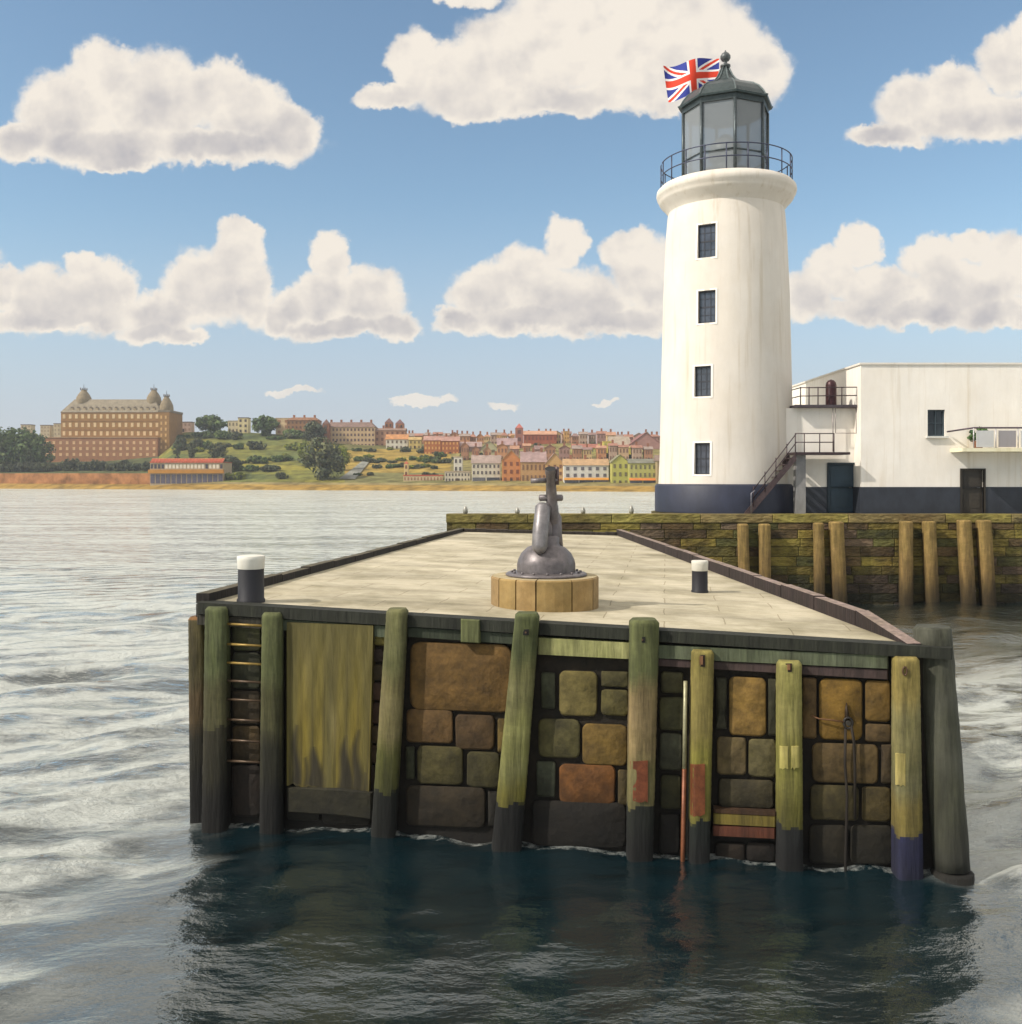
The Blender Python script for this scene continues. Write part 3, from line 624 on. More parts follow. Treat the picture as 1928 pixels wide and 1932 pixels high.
for k in range(16):
    a = 2 * math.pi * k / 16; m.tube([(gc.x + .02 + .47 * math.sin(a), gc.y - .47 * math.cos(a), zt + .04), (gc.x + .02 + .47 * math.sin(a), gc.y - .47 * math.cos(a), zt + .07)], .018, GM, 6)
m.build('pedestal', METAL, gun)
def gp(x, y, dy=0.): return at(x, y, gc.y + dy)
m = MB(); m.tube([gp(1044, 1032, .05), gp(1044, 1008, .05), gp(1047, 975, .05), gp(1045, 962, .05)], [.135, .12, .09, .045], GM, 18)
m.tube([gp(1028, 1035, -.02), gp(1030, 1000, -.02), gp(1034, 972, 0)], [.13, .10, .06], GM, 16); m.build('carriage', METAL, gun)
m = MB(); ax = [gp(1025, 950, -.14), gp(1024.5, 956, -.15), gp(1020, 1000, -.24), gp(1018, 1032, -.32), gp(1017.5, 1040, -.335), gp(1017.5, 1045, -.345)]
m.tube(ax, [.07, .105, .108, .105, .08, .03], s2l((120, 116, 116)), 20); m.build('recoil_cylinder', METAL, gun)
m = MB(); A = gp(1044, 1010, .12); B = gp(1038, 884, -.34); dv = (B - A).normalized()
ln_ = (B - A).length
m.tube([A, A + dv * ln_ * .45, A + dv * ln_ * .46, A + dv * ln_ * .92, A + dv * ln_ * .93, B], [.095, .085, .078, .064, .072, .070], GM, 22, cap=False)
m.tube([B, B - dv * .001, B - dv * .25], [.070, .040, .040], s2l((18, 17, 17)), 22, cap=True); m.build('barrel', METAL, gun)
m = MB(); zq = lambda t: A.lerp(B, t)
c1 = zq(.83); c2 = zq(.57)
m.tube([c1 + Vector((-.27, 0, -.01)), c1 + Vector((-.04, 0, 0))], .034, GM, 12); m.tube([c1 + Vector((.03, 0, 0)), c1 + Vector((.09, 0, 0))], .03, GM, 10)
m.tube([c1 + Vector((.085, 0, -.06)), c1 + Vector((.085, 0, .17)), c1 + Vector((.085, 0, .185))], [.028, .026, .015], s2l((92, 78, 78)), 12); m.build('sight_bracket', METAL, gun)
m = MB(); m.tube([c2 + Vector((-.175, 0, .0)), c2 + Vector((-.16, 0, 0)), c2 + Vector((.14, 0, 0)), c2 + Vector((.155, 0, 0))], [.025, .045, .045, .025], GM, 14); m.build('trunnion', METAL, gun)

# ------------------------------------------------------------------ far quay with lighthouse
QD, QZ = 35.4, 3.156
WR = s2l((92, 84, 40), .85)
qy = thing('harbour_wall', 'mossy stone harbour wall below the lighthouse', 'harbour wall', (10, QD, 0))
m = MB(); xs = [-2.32, 5.0, 30]
def slab(m, x0, x1, y0, y1, z0, z1, col, nx_=24):
    for i in range(nx_):
        a, b = x0 + (x1 - x0) * i / nx_, x0 + (x1 - x0) * (i + 1) / nx_
        m.add([(a, y0, z0), (b, y0, z0), (b, y0, z1), (a, y0, z1)], [(0,1,2,3)], col); m.add([(a, y0, z1), (b, y0, z1), (b, y1, z1), (a, y1, z1)], [(0,1,2,3)], s2l((150, 138, 100)))
        m.add([(a, y1, z0), (b, y1, z0), (b, y1, z1), (a, y1, z1)], [(3,2,1,0)], col)
    m.add([(x0, y0, z0), (x0, y0, z1), (x0, y1, z1), (x0, y1, z0)], [(0,1,2,3)], col)
slab(m, -2.32, 8.2, QD, QD + 1.5, -2, QZ - .02, WR); m.lathe([(2.9, -2), (2.9, QZ - .01)], (8.45, 38.6), WR, 48); slab(m, 8.2, 32, QD, QD + 14, -2, QZ - .02, WR)
m.build('wall_body', WET, qy)
# courses of blocks on the wall face
m = MB(); z = -.3; row = 0
while z < QZ - .34:
    hh = random.uniform(.28, .36); x = -2.30 + random.uniform(0, .3)
    while x < 26:
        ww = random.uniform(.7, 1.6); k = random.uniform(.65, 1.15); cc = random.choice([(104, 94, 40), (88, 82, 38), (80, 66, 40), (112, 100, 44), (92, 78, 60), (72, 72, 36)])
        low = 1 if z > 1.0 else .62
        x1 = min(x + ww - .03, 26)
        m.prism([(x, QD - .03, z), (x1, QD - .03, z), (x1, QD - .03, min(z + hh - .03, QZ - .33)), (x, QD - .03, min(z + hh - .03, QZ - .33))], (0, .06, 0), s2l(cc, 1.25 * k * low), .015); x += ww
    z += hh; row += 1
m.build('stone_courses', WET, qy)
m = MB(); x = -2.34
while x < 28:
    ww = random.uniform(2.2, 3.6); m.prism([(x, QD - .06, QZ - .30), (x + ww - .015, QD - .06, QZ - .30), (x + ww - .015, QD - .06, QZ), (x, QD - .06, QZ)], (0, .7, 0), s2l(random.choice([(120, 112, 56), (106, 98, 50), (112, 100, 62)]), 1.2), .02); x += ww
m.build('coping', WET, qy)
def QP(px, py, off=0.):
    return at(px, py, QD - off)
for (tx, ty, tw, bx, by, lab) in ((1401,990,20,1405,1140,'first and leftmost tan pile on the far harbour wall'), (1442,990,21,1443,1140,'second tan pile from the left on the far harbour wall'), (1544,988,18,1546,1138,'slim third pile left of the slanting one on the far wall'), (1577,986,25,1584,1140,'fourth far wall pile, slanting, under the dark blue door'),
    (1709,985,22,1709,1136,'fifth far wall pile, left of a close pair under the small window'), (1752,985,22,1758,1138,'sixth far wall pile, right of a close pair under the small window'), (1818,983,23,1827,1140,'seventh far wall pile, under the brown door'), (1855,983,24,1864,1140,'rightmost tan pile on the far harbour wall')):
    pile('quay_pile', lab, tx, ty, tw, bx, by, tw * 1.03, [(900, (148, 122, 72)), (1050, (134, 108, 64)), (1100, (104, 84, 48))], off=.28, grp='timber piles on the far harbour wall', fpf=QP, seg=12, PKP=.8)
for i, (x, y, hh, lab) in enumerate(((878, 967, 15, 'tallest little grey post near the left end of the wall'), (976, 968, 12, 'small pointed grey post left of the gun'), (1100, 968.5, 13, 'small pointed grey post just right of the gun'), (1191, 969, 16, 'small grey post on the wall nearest the lighthouse'))):
    q = at(x, 967.5, QD + .4); q.z = QZ; s = hh * QD / F; m = MB()
    m.lathe([(.05, q.z - .005), (.085, q.z + .03), (.09, q.z + s * .45), (.06, q.z + s * .8), (.015, q.z + s)], q, s2l((150, 148, 138)), 12)
    tag(m.build('mooring_post', METAL, None, q), lab, 'mooring post', 'small grey posts along the harbour wall')

# lighthouse
LD = 38.6; PX = LD / F; lc = Vector(((1369 - CX) * PX, LD)); zl = lambda y: H + (HY - y) * PX
WH = s2l((230, 222, 210), .80)
lh = thing('lighthouse', 'tall white round lighthouse with green domed lantern', 'lighthouse', (lc.x, lc.y, QZ))
prof = [(2.62, zl(913)), (2.57, zl(860)), (2.50, zl(700)), (2.43, zl(560)), (2.33, zl(450)), (2.26, zl(410)), (2.22, H + (HY - 364) / F * (LD - 2.6))]
def rad_at(z):
    for (r0, z0), (r1, z1) in zip(prof, prof[1:]):
        if z0 <= z <= z1: return r0 + (r1 - r0) * (z - z0) / (z1 - z0)
    return prof[-1][0]
WIN = [(1335, 452, 35, 64), (1335, 577, 34, 62), (1328, 718, 33, 58), (1327, 865, 31, 60)]
wz = []
for (x, y, w_, h_) in WIN:
    zc = zl(y); d0 = LD - 2.2; r = rad_at(zc)
    # true size: the near wall is closer than the axis
    zc = H + (HY - y) / F * (LD - r * .95); a = math.asin(max(-1, min(1, ((x - CX) / F * (LD - r * .95) - lc.x) / r)))
    hw = w_ / 2 / F * (LD - r) / r; hz_ = h_ / 2 / F * (LD - r); wz.append((a, hw, zc, hz_, r))
zs = set([prof[0][1], prof[-1][1]] + [p_[1] for p_ in prof]); as_ = set(2 * math.pi * k / 96 - math.pi for k in range(96))
for (a, hw, zc, hz_, r) in wz: zs |= {zc - hz_, zc + hz_}; as_ |= {a - hw, a + hw}
zs = sorted(zs); as_ = sorted(as_)
m = MB(); vs = []
for z in zs:
    for a in as_: vs.append((lc.x + rad_at(z) * math.sin(a), lc.y - rad_at(z) * math.cos(a), z))
na = len(as_); fs = []
for i in range(len(zs) - 1):
    zm = (zs[i] + zs[i+1]) / 2
    for k in range(na):
        j = (k + 1) % na; am = (as_[k] + as_[j]) / 2 if j else 3.1
        if any(abs(am - a) < hw and abs(zm - zc) < hz_ for (a, hw, zc, hz_, r) in wz): continue
        fs.append((i*na+k, i*na+j, (i+1)*na+j, (i+1)*na+k))
m.add(vs, fs, WH, True); m.build('tower_shaft', PAINT, lh)
for (a, hw, zc, hz_, r) in wz:
    m = MB()
    def cp_(aa, zz, dr=0): rr = rad_at(zz) + dr; return Vector((lc.x + rr * math.sin(aa), lc.y - rr * math.cos(aa), zz))
    inn = Vector((-math.sin(a), math.cos(a), 0)) * .16
    c4 = [cp_(a - hw, zc - hz_), cp_(a + hw, zc - hz_), cp_(a + hw, zc + hz_), cp_(a - hw, zc + hz_)]
    for k in range(4):
        p1, p2 = c4[k], c4[(k + 1) % 4]; m.add([p1, p2, p2 + inn, p1 + inn], [(0, 1, 2, 3)], WH)
    # raised surround
    e = .07 / r
    for (aa0, aa1, z0, z1) in ((a - hw - e, a - hw, zc - hz_ - .06, zc + hz_ + .06), (a + hw, a + hw + e, zc - hz_ - .06, zc + hz_ + .06), (a - hw, a + hw, zc - hz_ - .06, zc - hz_), (a - hw, a + hw, zc + hz_, zc + hz_ + .06)):
        q = [cp_(aa0, z0, .02), cp_(aa1, z0, .02), cp_(aa1, z1, .02), cp_(aa0, z1, .02)]; m.prism(q, inn * .3, s2l((236, 230, 222), 1.0))
    wn_ = m.build('window', PAINT, lh)
    tx_ = Vector((math.cos(a), math.sin(a), 0)); nrm = Vector((math.sin(a), -math.cos(a), 0)); cen = (c4[0] + c4[1] + c4[2] + c4[3]) / 4 + inn * .8
    W2 = (c4[1] - c4[0]).length / 2
    m = MB(); up = Vector((0, 0, 1)); m.prism([cen - tx_ * W2 - up * hz_, cen + tx_ * W2 - up * hz_, cen + tx_ * W2 + up * hz_, cen - tx_ * W2 + up * hz_], -nrm * .02, s2l((74, 78, 88), .8)); m.build('pane', DGLASS, wn_)
    m = MB(); bc = s2l((40, 42, 50)); f0 = cen + nrm * .012
    def bar(x0, z0, x1, z1): m.prism([f0 + tx_ * x0 + up * z0, f0 + tx_ * x1 + up * z0, f0 + tx_ * x1 + up * z1, f0 + tx_ * x0 + up * z1], -nrm * .03, bc)
    b_ = .045
    bar(-W2, -hz_, -W2 + b_, hz_); bar(W2 - b_, -hz_, W2, hz_); bar(-W2 + b_, -hz_, W2 - b_, -hz_ + b_); bar(-W2 + b_, hz_ - b_ * 1.6, W2 - b_, hz_); bar(-W2 + b_, -.03, W2 - b_, .03)
    for zz in (-hz_ * .5, hz_ * .5): bar(-W2 + b_, zz - .012, W2 - b_, zz + .012)
    for xx in (-W2 / 3, W2 / 3):
        f0 = f0 + nrm * .003; bar(xx - .012, -hz_ + b_, xx + .012, hz_ - b_)
    m.build('glazing_bars', DPAINT, wn_)
m = MB(); m.lathe([(2.76, QZ), (2.76, zl(917)), (2.70, zl(913)), (2.5, zl(912.9))], lc, s2l((38, 42, 58)), 96); m.build('base_band', DPAINT, lh)
m = MB(); g = lambda y: H + (HY - y) / F * (LD - 2.6)
m.lathe([(2.22, g(368)), (2.28, g(362)), (2.33, g(359)), (2.40, g(354)), (2.54, g(347)), (2.60, g(342)), (2.61, g(338)), (2.67, g(335)), (2.70, g(329)), (2.68, g(322)), (2.60, g(319)), (2.57, g(316)), (1.0, g(315.5))], lc, WH, 96); m.build('gallery_cornice', PAINT, lh)
zg = g(316)
# lantern
oc = Vector(((1368.5 - CX) * PX, LD)); RL = 1.66; ze = zl(205); MG = s2l((70, 78, 80)); rot0 = 0
def ov(k, r, z): a = R(45 * k); return Vector((oc.x + r * math.sin(a), oc.y - r * math.cos(a), z))
lan = MB()
lan.lathe([(RL + .03, zg), (RL + .03, zg + .12)], oc, MG, 8, smooth=False); lan2 = MB(); lan2.lathe([(RL + .04, ze - .22), (RL + .06, ze)], oc, s2l((58, 66, 66)), 8, smooth=False)
lanp = lan.build('lantern', METAL, lh); lan2.build('lantern_head', METAL, lanp)
m = MB()
for k in range(8):
    m.tube([ov(k, RL, zg + .1), ov(k, RL, ze - .2)], .065, MG, 8); m.tube([ov(k, RL, zg + 1.05), ov(k + 1, RL, zg + 1.05)], .035, MG, 6)
m.build('mullions', METAL, lanp)
GL = bpy.data.materials.new('lantern_glass'); GL.use_nodes = True; b_ = GL.node_tree.nodes['Principled BSDF']; b_.inputs['Base Color'].default_value = (.24, .26, .27, 1); b_.inputs['Roughness'].default_value = .15; b_.inputs['Alpha'].default_value = .66
m = MB()
for k in range(8): m.add([ov(k, RL - .03, zg + .1), ov(k + 1, RL - .03, zg + .1), ov(k + 1, RL - .03, ze - .2), ov(k, RL - .03, ze - .2)], [(0,1,2,3)], MG)
m.build('lantern_glass', GL, lanp)
m = MB(); m.lathe([(.55, zg), (.55, zg + .7), (.45, zg + .75), (.45, zg + .95), (.62, zg + 1.1), (.66, zg + 1.45), (.55, zg + 1.75), (.3, zg + 1.95), (.12, zg + 2.1)], oc, s2l((120, 124, 120)), 24); m.build('lamp_optic', METAL, lanp)
m = MB(); m.lathe([(1.1, zg), (1.1, zg + .62), (1.05, zg + .64)], oc, s2l((96, 98, 96)), 8, rot=0, smooth=False); m.build('inner_wall', DPAINT, lanp)
# roof: ogee with eight facets
RC = s2l((58, 68, 68), 1.0); m = MB()
pr = [(1.70, ze - .03), (1.84, ze - .02), (1.86, ze + .05), (1.76, ze + .10), (1.66, ze + .28), (1.48, ze + .50), (1.22, ze + .68), (.92, ze + .80), (.66, ze + .90), (.46, ze + 1.04), (.31, ze + 1.24), (.20, ze + 1.46), (.12, ze + 1.62)]
m.lathe(pr, oc, RC, 8, smooth=False); rf = m.build('roof', METAL, lh)
m = MB()
for k in range(8):
    m.tube([ov(k, r + .01, z) for r, z in pr[2:]], .035, s2l((88, 98, 98)), 6)
m.build('ribs', METAL, rf)
m = MB(); zt_ = ze + 1.60; m.lathe([(.12, zt_), (.2, zt_ + .04), (.2, zt_ + .1), (.08, zt_ + .16), (.06, zt_ + .24), (.14, zt_ + .28), (.2, zt_ + .38), (.2, zt_ + .46), (.14, zt_ + .56), (.05, zt_ + .62), (.01, zt_ + .70)], oc, s2l((84, 88, 88)), 16); m.build('finial', METAL, rf)
# gallery rail
rl = MB(); RR = 2.52; n_ = 20; RCn = s2l((62, 66, 84))
ring = [(lc.x + RR * math.sin(2*math.pi*k/72), lc.y - RR * math.cos(2*math.pi*k/72)) for k in range(73)]
for hz_ in (.48, .96): rl.tube([(x, y, zg + hz_) for x, y in ring], .024, RCn, 6, cap=False)
for k in range(n_):
    a = 2 * math.pi * (k + .35) / n_; x, y = lc.x + RR * math.sin(a), lc.y - RR * math.cos(a); rl.tube([(x, y, zg - .01), (x, y, zg + .97)], .024, RCn, 6)
rl.build('gallery_railing', METAL, lh)

# flag
fp0 = at(1357, 150, LD + .35)
m = MB(); m.tube([(fp0.x, fp0.y, ze + .2), (fp0.x, fp0.y, zl(126))], .03, s2l((190, 190, 185)), 8); pole = tag(m.build('flagpole', METAL, None, (fp0.x, fp0.y, ze + .2)), 'short white flagpole behind the lighthouse dome', 'flagpole')
m = MB(); NXF, NYF = 150, 84; W_, Hh = 2.25, 1.22
def fpt(u_, v_):
    # u: 0 at hoist (right) to 1 at fly (left); v: 0 bottom to 1 top
    x = fp0.x - u_ * W_ * .98 - (1 - v_) * u_ * -.22
    z = zl(184) + .38 + v_ * Hh + .12 * math.sin(u_ * 5.2 + .6) * (u_ ** .6) - .08 * u_ - (1 - v_) * .22 * u_ + .1 * (1 - u_)
    y = fp0.y + .20 * math.sin(u_ * 7.5 + v_ * 1.4) * (u_ ** .5) + .03
    return Vector((x, y, z))
RED, BLU, WHT = s2l((214, 62, 36)), s2l((44, 56, 140)), s2l((236, 230, 226))
def jack(u_, v_):
    x, y = (u_ - .5) * 60, (v_ - .5) * 36; x = -x      # 60 x 36 units
    ax_, ay_ = abs(x), abs(y)
    if ax_ < 3.4 or ay_ < 3.4: return RED
    if ax_ < 5.6 or ay_ < 5.6: return WHT
    L_ = math.hypot(30, 18); d1 = (x * 18 - y * 30) / L_; d2 = (x * 18 + y * 30) / L_
    for d_ in (d1, d2):
        if abs(d_) < 3.4:
            s = d_ if (x > 0) == (d_ is d1) else d_
            return RED if abs(d_) < 1.35 else WHT
    return BLU
vs = [fpt(i / NXF, j / NYF) for j in range(NYF + 1) for i in range(NXF + 1)]; m.v = vs
for j in range(NYF):
    for i in range(NXF):
        m.f.append([j*(NXF+1)+i, j*(NXF+1)+i+1, (j+1)*(NXF+1)+i+1, (j+1)*(NXF+1)+i]); m.c.append(jack((i + .5) / NXF, (j + .5) / NYF)); m.sm.append(True)
fl = m.build('flag', CLOTH, None, fp0); tag(fl, 'red, white and blue Union flag waving beside the lighthouse dome', 'flag')

# ------------------------------------------------------------------ white harbour building, annex, stairs
BD = 36.2; bx = lambda px, d=BD: (px - CX) / F * d; bz = lambda py, d=BD: H + (HY - py) / F * d
WB = s2l((230, 224, 214), 1.0); PLN = s2l((44, 48, 56)); DKP = s2l((38, 52, 64))
hb = thing('harbour_building', 'large flat roofed white building with dark plinth right of the lighthouse', 'building', (bx(1800), BD, QZ))
X0, X1 = bx(1624), 31; ZT = bz(688); ZP = bz(919)
def wall_with_holes(m, x0, x1, z0, z1, y, holes, col, deep=.15):
    xs_ = sorted({x0, x1} | {h[0] for h in holes} | {h[1] for h in holes}); zs_ = sorted({z0, z1} | {h[2] for h in holes} | {h[3] for h in holes})
    for i in range(len(xs_) - 1):
        for j in range(len(zs_) - 1):
            xm, zm = (xs_[i] + xs_[i+1]) / 2, (zs_[j] + zs_[j+1]) / 2
            if any(h[0] < xm < h[1] and h[2] < zm < h[3] for h in holes): continue
            m.add([(xs_[i], y, zs_[j]), (xs_[i+1], y, zs_[j]), (xs_[i+1], y, zs_[j+1]), (xs_[i], y, zs_[j+1])], [(0,1,2,3)], col)
    for (a, b, c_, d_) in holes:
        q = [(a, c_), (b, c_), (b, d_), (a, d_)]
        for k in range(4):
            (p1, q1), (p2, q2) = q[k], q[(k + 1) % 4]; m.add([(p1, y, q1), (p2, y, q2), (p2, y + deep, q2), (p1, y + deep, q1)], [(0,1,2,3)], col)
win = (bx(1750), bx(1783), bz(823), bz(773)); dr2 = (bx(1814), bx(1855), QZ, bz(887)); dr2p = (bx(1814), bx(1855), QZ, ZP)
m = MB(); wall_with_holes(m, X0, X1, ZP, ZT, BD, [win, (dr2[0], dr2[1], ZP, dr2[3])], WB)
m.add([(X0, BD, ZP), (X0, BD, ZT), (X0, BD + 9, ZT), (X0, BD + 9, ZP)], [(0,1,2,3)], WB); m.add([(X1, BD, QZ), (X1, BD + 9, QZ), (X1, BD + 9, ZT), (X1, BD, ZT)], [(0,1,2,3)], WB)
m.add([(X1, BD + 9, QZ), (X0, BD + 9, QZ), (X0, BD + 9, ZT), (X1, BD + 9, ZT)], [(0,1,2,3)], WB); m.build('wall', PAINT, hb)
m = MB(); m.box((X0 - .05, BD - .05, ZT), (X1 + .05, BD + 9.05, ZT + .07), s2l((214, 208, 198))); m.build('roof', PAINT, hb)
m = MB(); wall_with_holes(m, X0 - .03, X1, QZ - .01, ZP, BD - .03, [(dr2[0], dr2[1], QZ - .01, ZP)], PLN); m.box((X0 - .03, BD - .028, ZP - .01), (X1, BD + .0, ZP + .004), PLN)
m.add([(X0 - .03, BD - .03, QZ), (X0 - .03, BD - .03, ZP), (X0 - .03, BD + 9, ZP), (X0 - .03, BD + 9, QZ)], [(0,1,2,3)], PLN); m.build('plinth', DPAINT, hb)
def window_part(parent, a, b, c_, d_, y, rows=2, colz=2):
    m = MB(); t_ = .05; fc = s2l((60, 72, 78)); m.box((a, y, c_), (a + t_, y + .06, d_), fc); m.box((b - t_, y, c_), (b, y + .06, d_), fc); m.box((a + t_, y, c_), (b - t_, y + .06, c_ + t_), fc); m.box((a + t_, y, d_ - t_), (b - t_, y + .06, d_), fc)
    for i in range(1, colz): xx = a + (b - a) * i / colz; m.box((xx - .015, y + .01, c_ + t_), (xx + .015, y + .05, d_ - t_), fc)
    for i in range(1, rows): zz = c_ + (d_ - c_) * i / rows; m.box((a + t_, y + .013, zz - .015), (b - t_, y + .047, zz + .015), fc)
    wn_ = m.build('window', DPAINT, parent)
    m = MB(); m.box((a, y + .06, c_), (b, y + .08, d_), s2l((40, 48, 52))); m.build('pane', DGLASS, wn_)
    m = MB(); m.box((a - .08, y - .2, c_ - .07), (b + .08, y - .03 + .12, c_ - .003), s2l((206, 206, 200))); m.build('sill', PAINT, wn_)
window_part(hb, *win, BD + .08)
def door_part(parent, a, b, c_, d_, y, col, label=None):
    m = MB(); m.box((a, y, c_), (b, y + .05, d_), col)
    for zz in (.12, .55): m.box((a + .1, y - .015, c_ + (d_ - c_) * zz), (b - .1, y - .001, c_ + (d_ - c_) * (zz + .33)), col)
    o = m.build('door', DPAINT, parent); 
    if label: o['label'] = label
    mm_ = MB(); mm_.tube([(b - .12, y - .05, c_ + .95), (b - .22, y - .05, c_ + .95)], .015, s2l((120, 120, 118)), 8); mm_.tube([(b - .12, y - .05, c_ + .95), (b - .12, y + .0, c_ + .95)], .015, s2l((120, 120, 118)), 8); mm_.build('handle', METAL, o)
    mm_ = MB(); fc = tuple(q * .6 for q in col[:3]) + (1,); mm_.box((a - .06, y - .14, c_), (a, y - .02, d_ + .06), fc); mm_.box((b, y - .14, c_), (b + .06, y - .02, d_ + .06), fc); mm_.box((a, y - .14, d_), (b, y - .02, d_ + .06), fc); mm_.build('frame', DPAINT, o)
door_part(hb, *dr2, BD + .07, s2l((58, 52, 44)), 'brown door')
# annex between tower and building
an = thing('annex', 'low white annex joining the lighthouse to the building', 'annex', (bx(1560), 37, QZ)); AD = 36.9
ax0, ax1 = lc.x + 1.9, X0 - .035; az = bz(770, AD); d1 = (bx(1563, AD), bx(1613, AD), QZ, bz(876, AD))
m = MB(); zpa = bz(919, AD); wall_with_holes(m, ax0, ax1, zpa, az, AD, [(d1[0], d1[1], zpa, d1[3])], WB); m.add([(ax0, AD, az), (ax1, AD, az), (ax1, AD + 5, az), (ax0, AD + 5, az)], [(0,1,2,3)], WB)
m.add([(ax0, AD, QZ), (ax0, AD, az), (ax0, AD + 5, az), (ax0, AD + 5, QZ)], [(0,1,2,3)], WB); m.build('wall', PAINT, an)
m = MB(); wall_with_holes(m, ax0, ax1, QZ - .01, zpa, AD - .03, [(d1[0], d1[1], QZ - .01, zpa)], PLN); m.box((ax0, AD - .028, zpa - .01), (d1[0], AD, zpa + .004), PLN); m.box((d1[1], AD - .028, zpa - .01), (ax1, AD, zpa + .004), PLN); m.build('plinth', DPAINT, an)
door_part(an, *d1, AD + .07, s2l((44, 62, 74)), 'dark blue green door')
IR = s2l((66, 52, 54))
# roof platform
rpf = thing('roof_platform', 'railed platform on top of the white annex', 'platform', (bx(1560), 36.8, az))
m = MB(); ya = 36.55; m.box((bx(1500, ya), ya, az + .004), (bx(1620, ya), ya + 1.6, az + .10), s2l((70, 62, 66))); m.build('slab', DPAINT, rpf)
m = MB(); zr = az + .10
for hh in (.35, .66): m.tube([(bx(1511, ya), ya + .05, zr + hh - .02), (bx(1618, ya), ya + .05, zr + hh)], .02, IR, 6); m.tube([(bx(1511, ya), ya + .05, zr + hh - .02), (bx(1511, ya), ya + 1.5, zr + hh)], .02, IR, 6)
for x in (1511, 1527, 1544, 1565, 1589, 1618): m.tube([(bx(x, ya), ya + .05, zr - .01), (bx(x, ya), ya + .05, zr + .67)], .022, IR, 6)
m.build('railing', METAL, rpf)
m = MB(); fx0, fx1, fz1, fz0 = bx(1578, ya), bx(1617, ya), az - .02, bz(817, ya)
for (a, b) in (((fx0, fz1), (fx1, fz1)), ((fx1, fz1), (fx1, fz0)), ((fx1, fz0), (fx0, fz0)), ((fx0, fz0), (fx0, fz1))): m.tube([(a[0], ya + .1, a[1]), (b[0], ya + .1, b[1])], .014, s2l((150, 138, 134)), 6)
m.tube([(bx(1573, ya), ya + .1, az), (bx(1573, ya), ya + .1, bz(852, ya))], .02, s2l((150, 140, 136)), 6); m.build('hanging_frame', METAL, rpf)
tx_ = bx(1567, 37); m = MB(); m.lathe([(.2, zr), (.2, zr + .75), (.18, zr + .86), (.12, zr + .94), (.02, zr + .98)], (tx_, 36.95), s2l((62, 36, 38)), 20)
tag(m.build('domed_tank', METAL, None, (tx_, 36.95, zr)), 'dark red domed tank standing on the railed roof platform', 'tank')
# landing and stairs
stt = thing('metal_staircase', 'dark metal staircase and landing between lighthouse and annex', 'staircase', (bx(1500), 35.9, QZ)); SD = 35.75
lz = bz(853, SD)
m = MB(); m.box((bx(1500, SD), SD, lz - .09), (bx(1604, SD), SD + 1.05, lz), IR); m.build('landing', METAL, stt)
m = MB()
for hh in (.36, .68): m.tube([(bx(1501, SD), SD + .04, lz + hh), (bx(1574, SD), SD + .04, lz + hh)], .018, IR, 6)
for x in (1501, 1518, 1547, 1574): m.tube([(bx(x, SD), SD + .04, lz - .01), (bx(x, SD), SD + .04, lz + .69)], .02, IR, 6)
tp = Vector((bx(1503, SD), SD + .04, lz)); bt = Vector((bx(1413, SD), SD + .04, QZ + .05))
for hh in (.36, .68): m.tube([tp + Vector((0, 0, hh)), bt + Vector((.15, 0, hh + .12))], .018, IR, 6)
for t in (.2, .43, .66, .9): q = tp.lerp(bt, t); m.tube([q, q + Vector((0, 0, .74))], .018, IR, 6)
m.build('railing', METAL, stt)
for yo in (.0, .85):
    m = MB(); m.prism([tp + Vector((0, yo, -.02)), tp + Vector((0, yo, -.3)), bt + Vector((.1, yo, -.05)), bt + Vector((-.15, yo, -.05)), bt + Vector((-.15, yo, .0))], (0, .06, 0), s2l((78, 64, 64))); m.build('stringer', METAL, stt)
for i in range(9):
    q = tp.lerp(bt, (i + .6) / 9.6); m = MB(); m.box((q.x - .13, SD + .07, q.z - .10), (q.x + .1, SD + .83, q.z - .07), s2l((86, 72, 72))); m.build('step', METAL, stt)
m = MB(); m.box((bx(1505, SD), SD + .25, QZ), (bx(1524, SD), SD + .55, lz - .09), s2l((128, 126, 124))); m.build('support_column', DPAINT, stt)
m = MB(); m.tube([(bx(1417, SD), SD - .02, QZ), (bx(1417, SD), SD - .02, QZ + .75), (bx(1424, SD), SD - .02, QZ + .85)], .022, s2l((120, 118, 124)), 6); m.build('newel_post', METAL, stt)
# balcony
by_ = thing('balcony', 'white balcony with dark handrail at the right edge of the building', 'balcony', (bx(1880), BD, bz(850))); YB = BD - 1.0
m = MB(); z0 = bz(852, YB); m.box((bx(1816, YB), YB, z0), (31, BD - .002, z0 + .13), s2l((222, 216, 186))); m.build('slab', PAINT, by_)
m = MB(); zt2 = bz(807, YB); m.tube([(bx(1808, YB), BD - .1, zt2 - .1), (bx(1838, YB), YB + .05, zt2), (31, YB + .05, zt2)], .03, s2l((76, 62, 72)), 8)
for x in (1838, 1880, 1922, 1964, 2010): m.tube([(bx(x, YB), YB + .05, z0 + .12), (bx(x, YB), YB + .05, zt2)], .022, s2l((180, 176, 176)), 6)
m.build('handrail', METAL, by_)
m = MB(); 
for i in range(6):
    a = bx(1843 + i * 42, YB); b = bx(1876 + i * 42, YB); m.box((a, YB + .04, z0 + .16), (b, YB + .06, zt2 - .1), s2l((190, 190, 188) if i != 1 else (150, 146, 148)))
m.build('balustrade_panels', PAINT, by_)

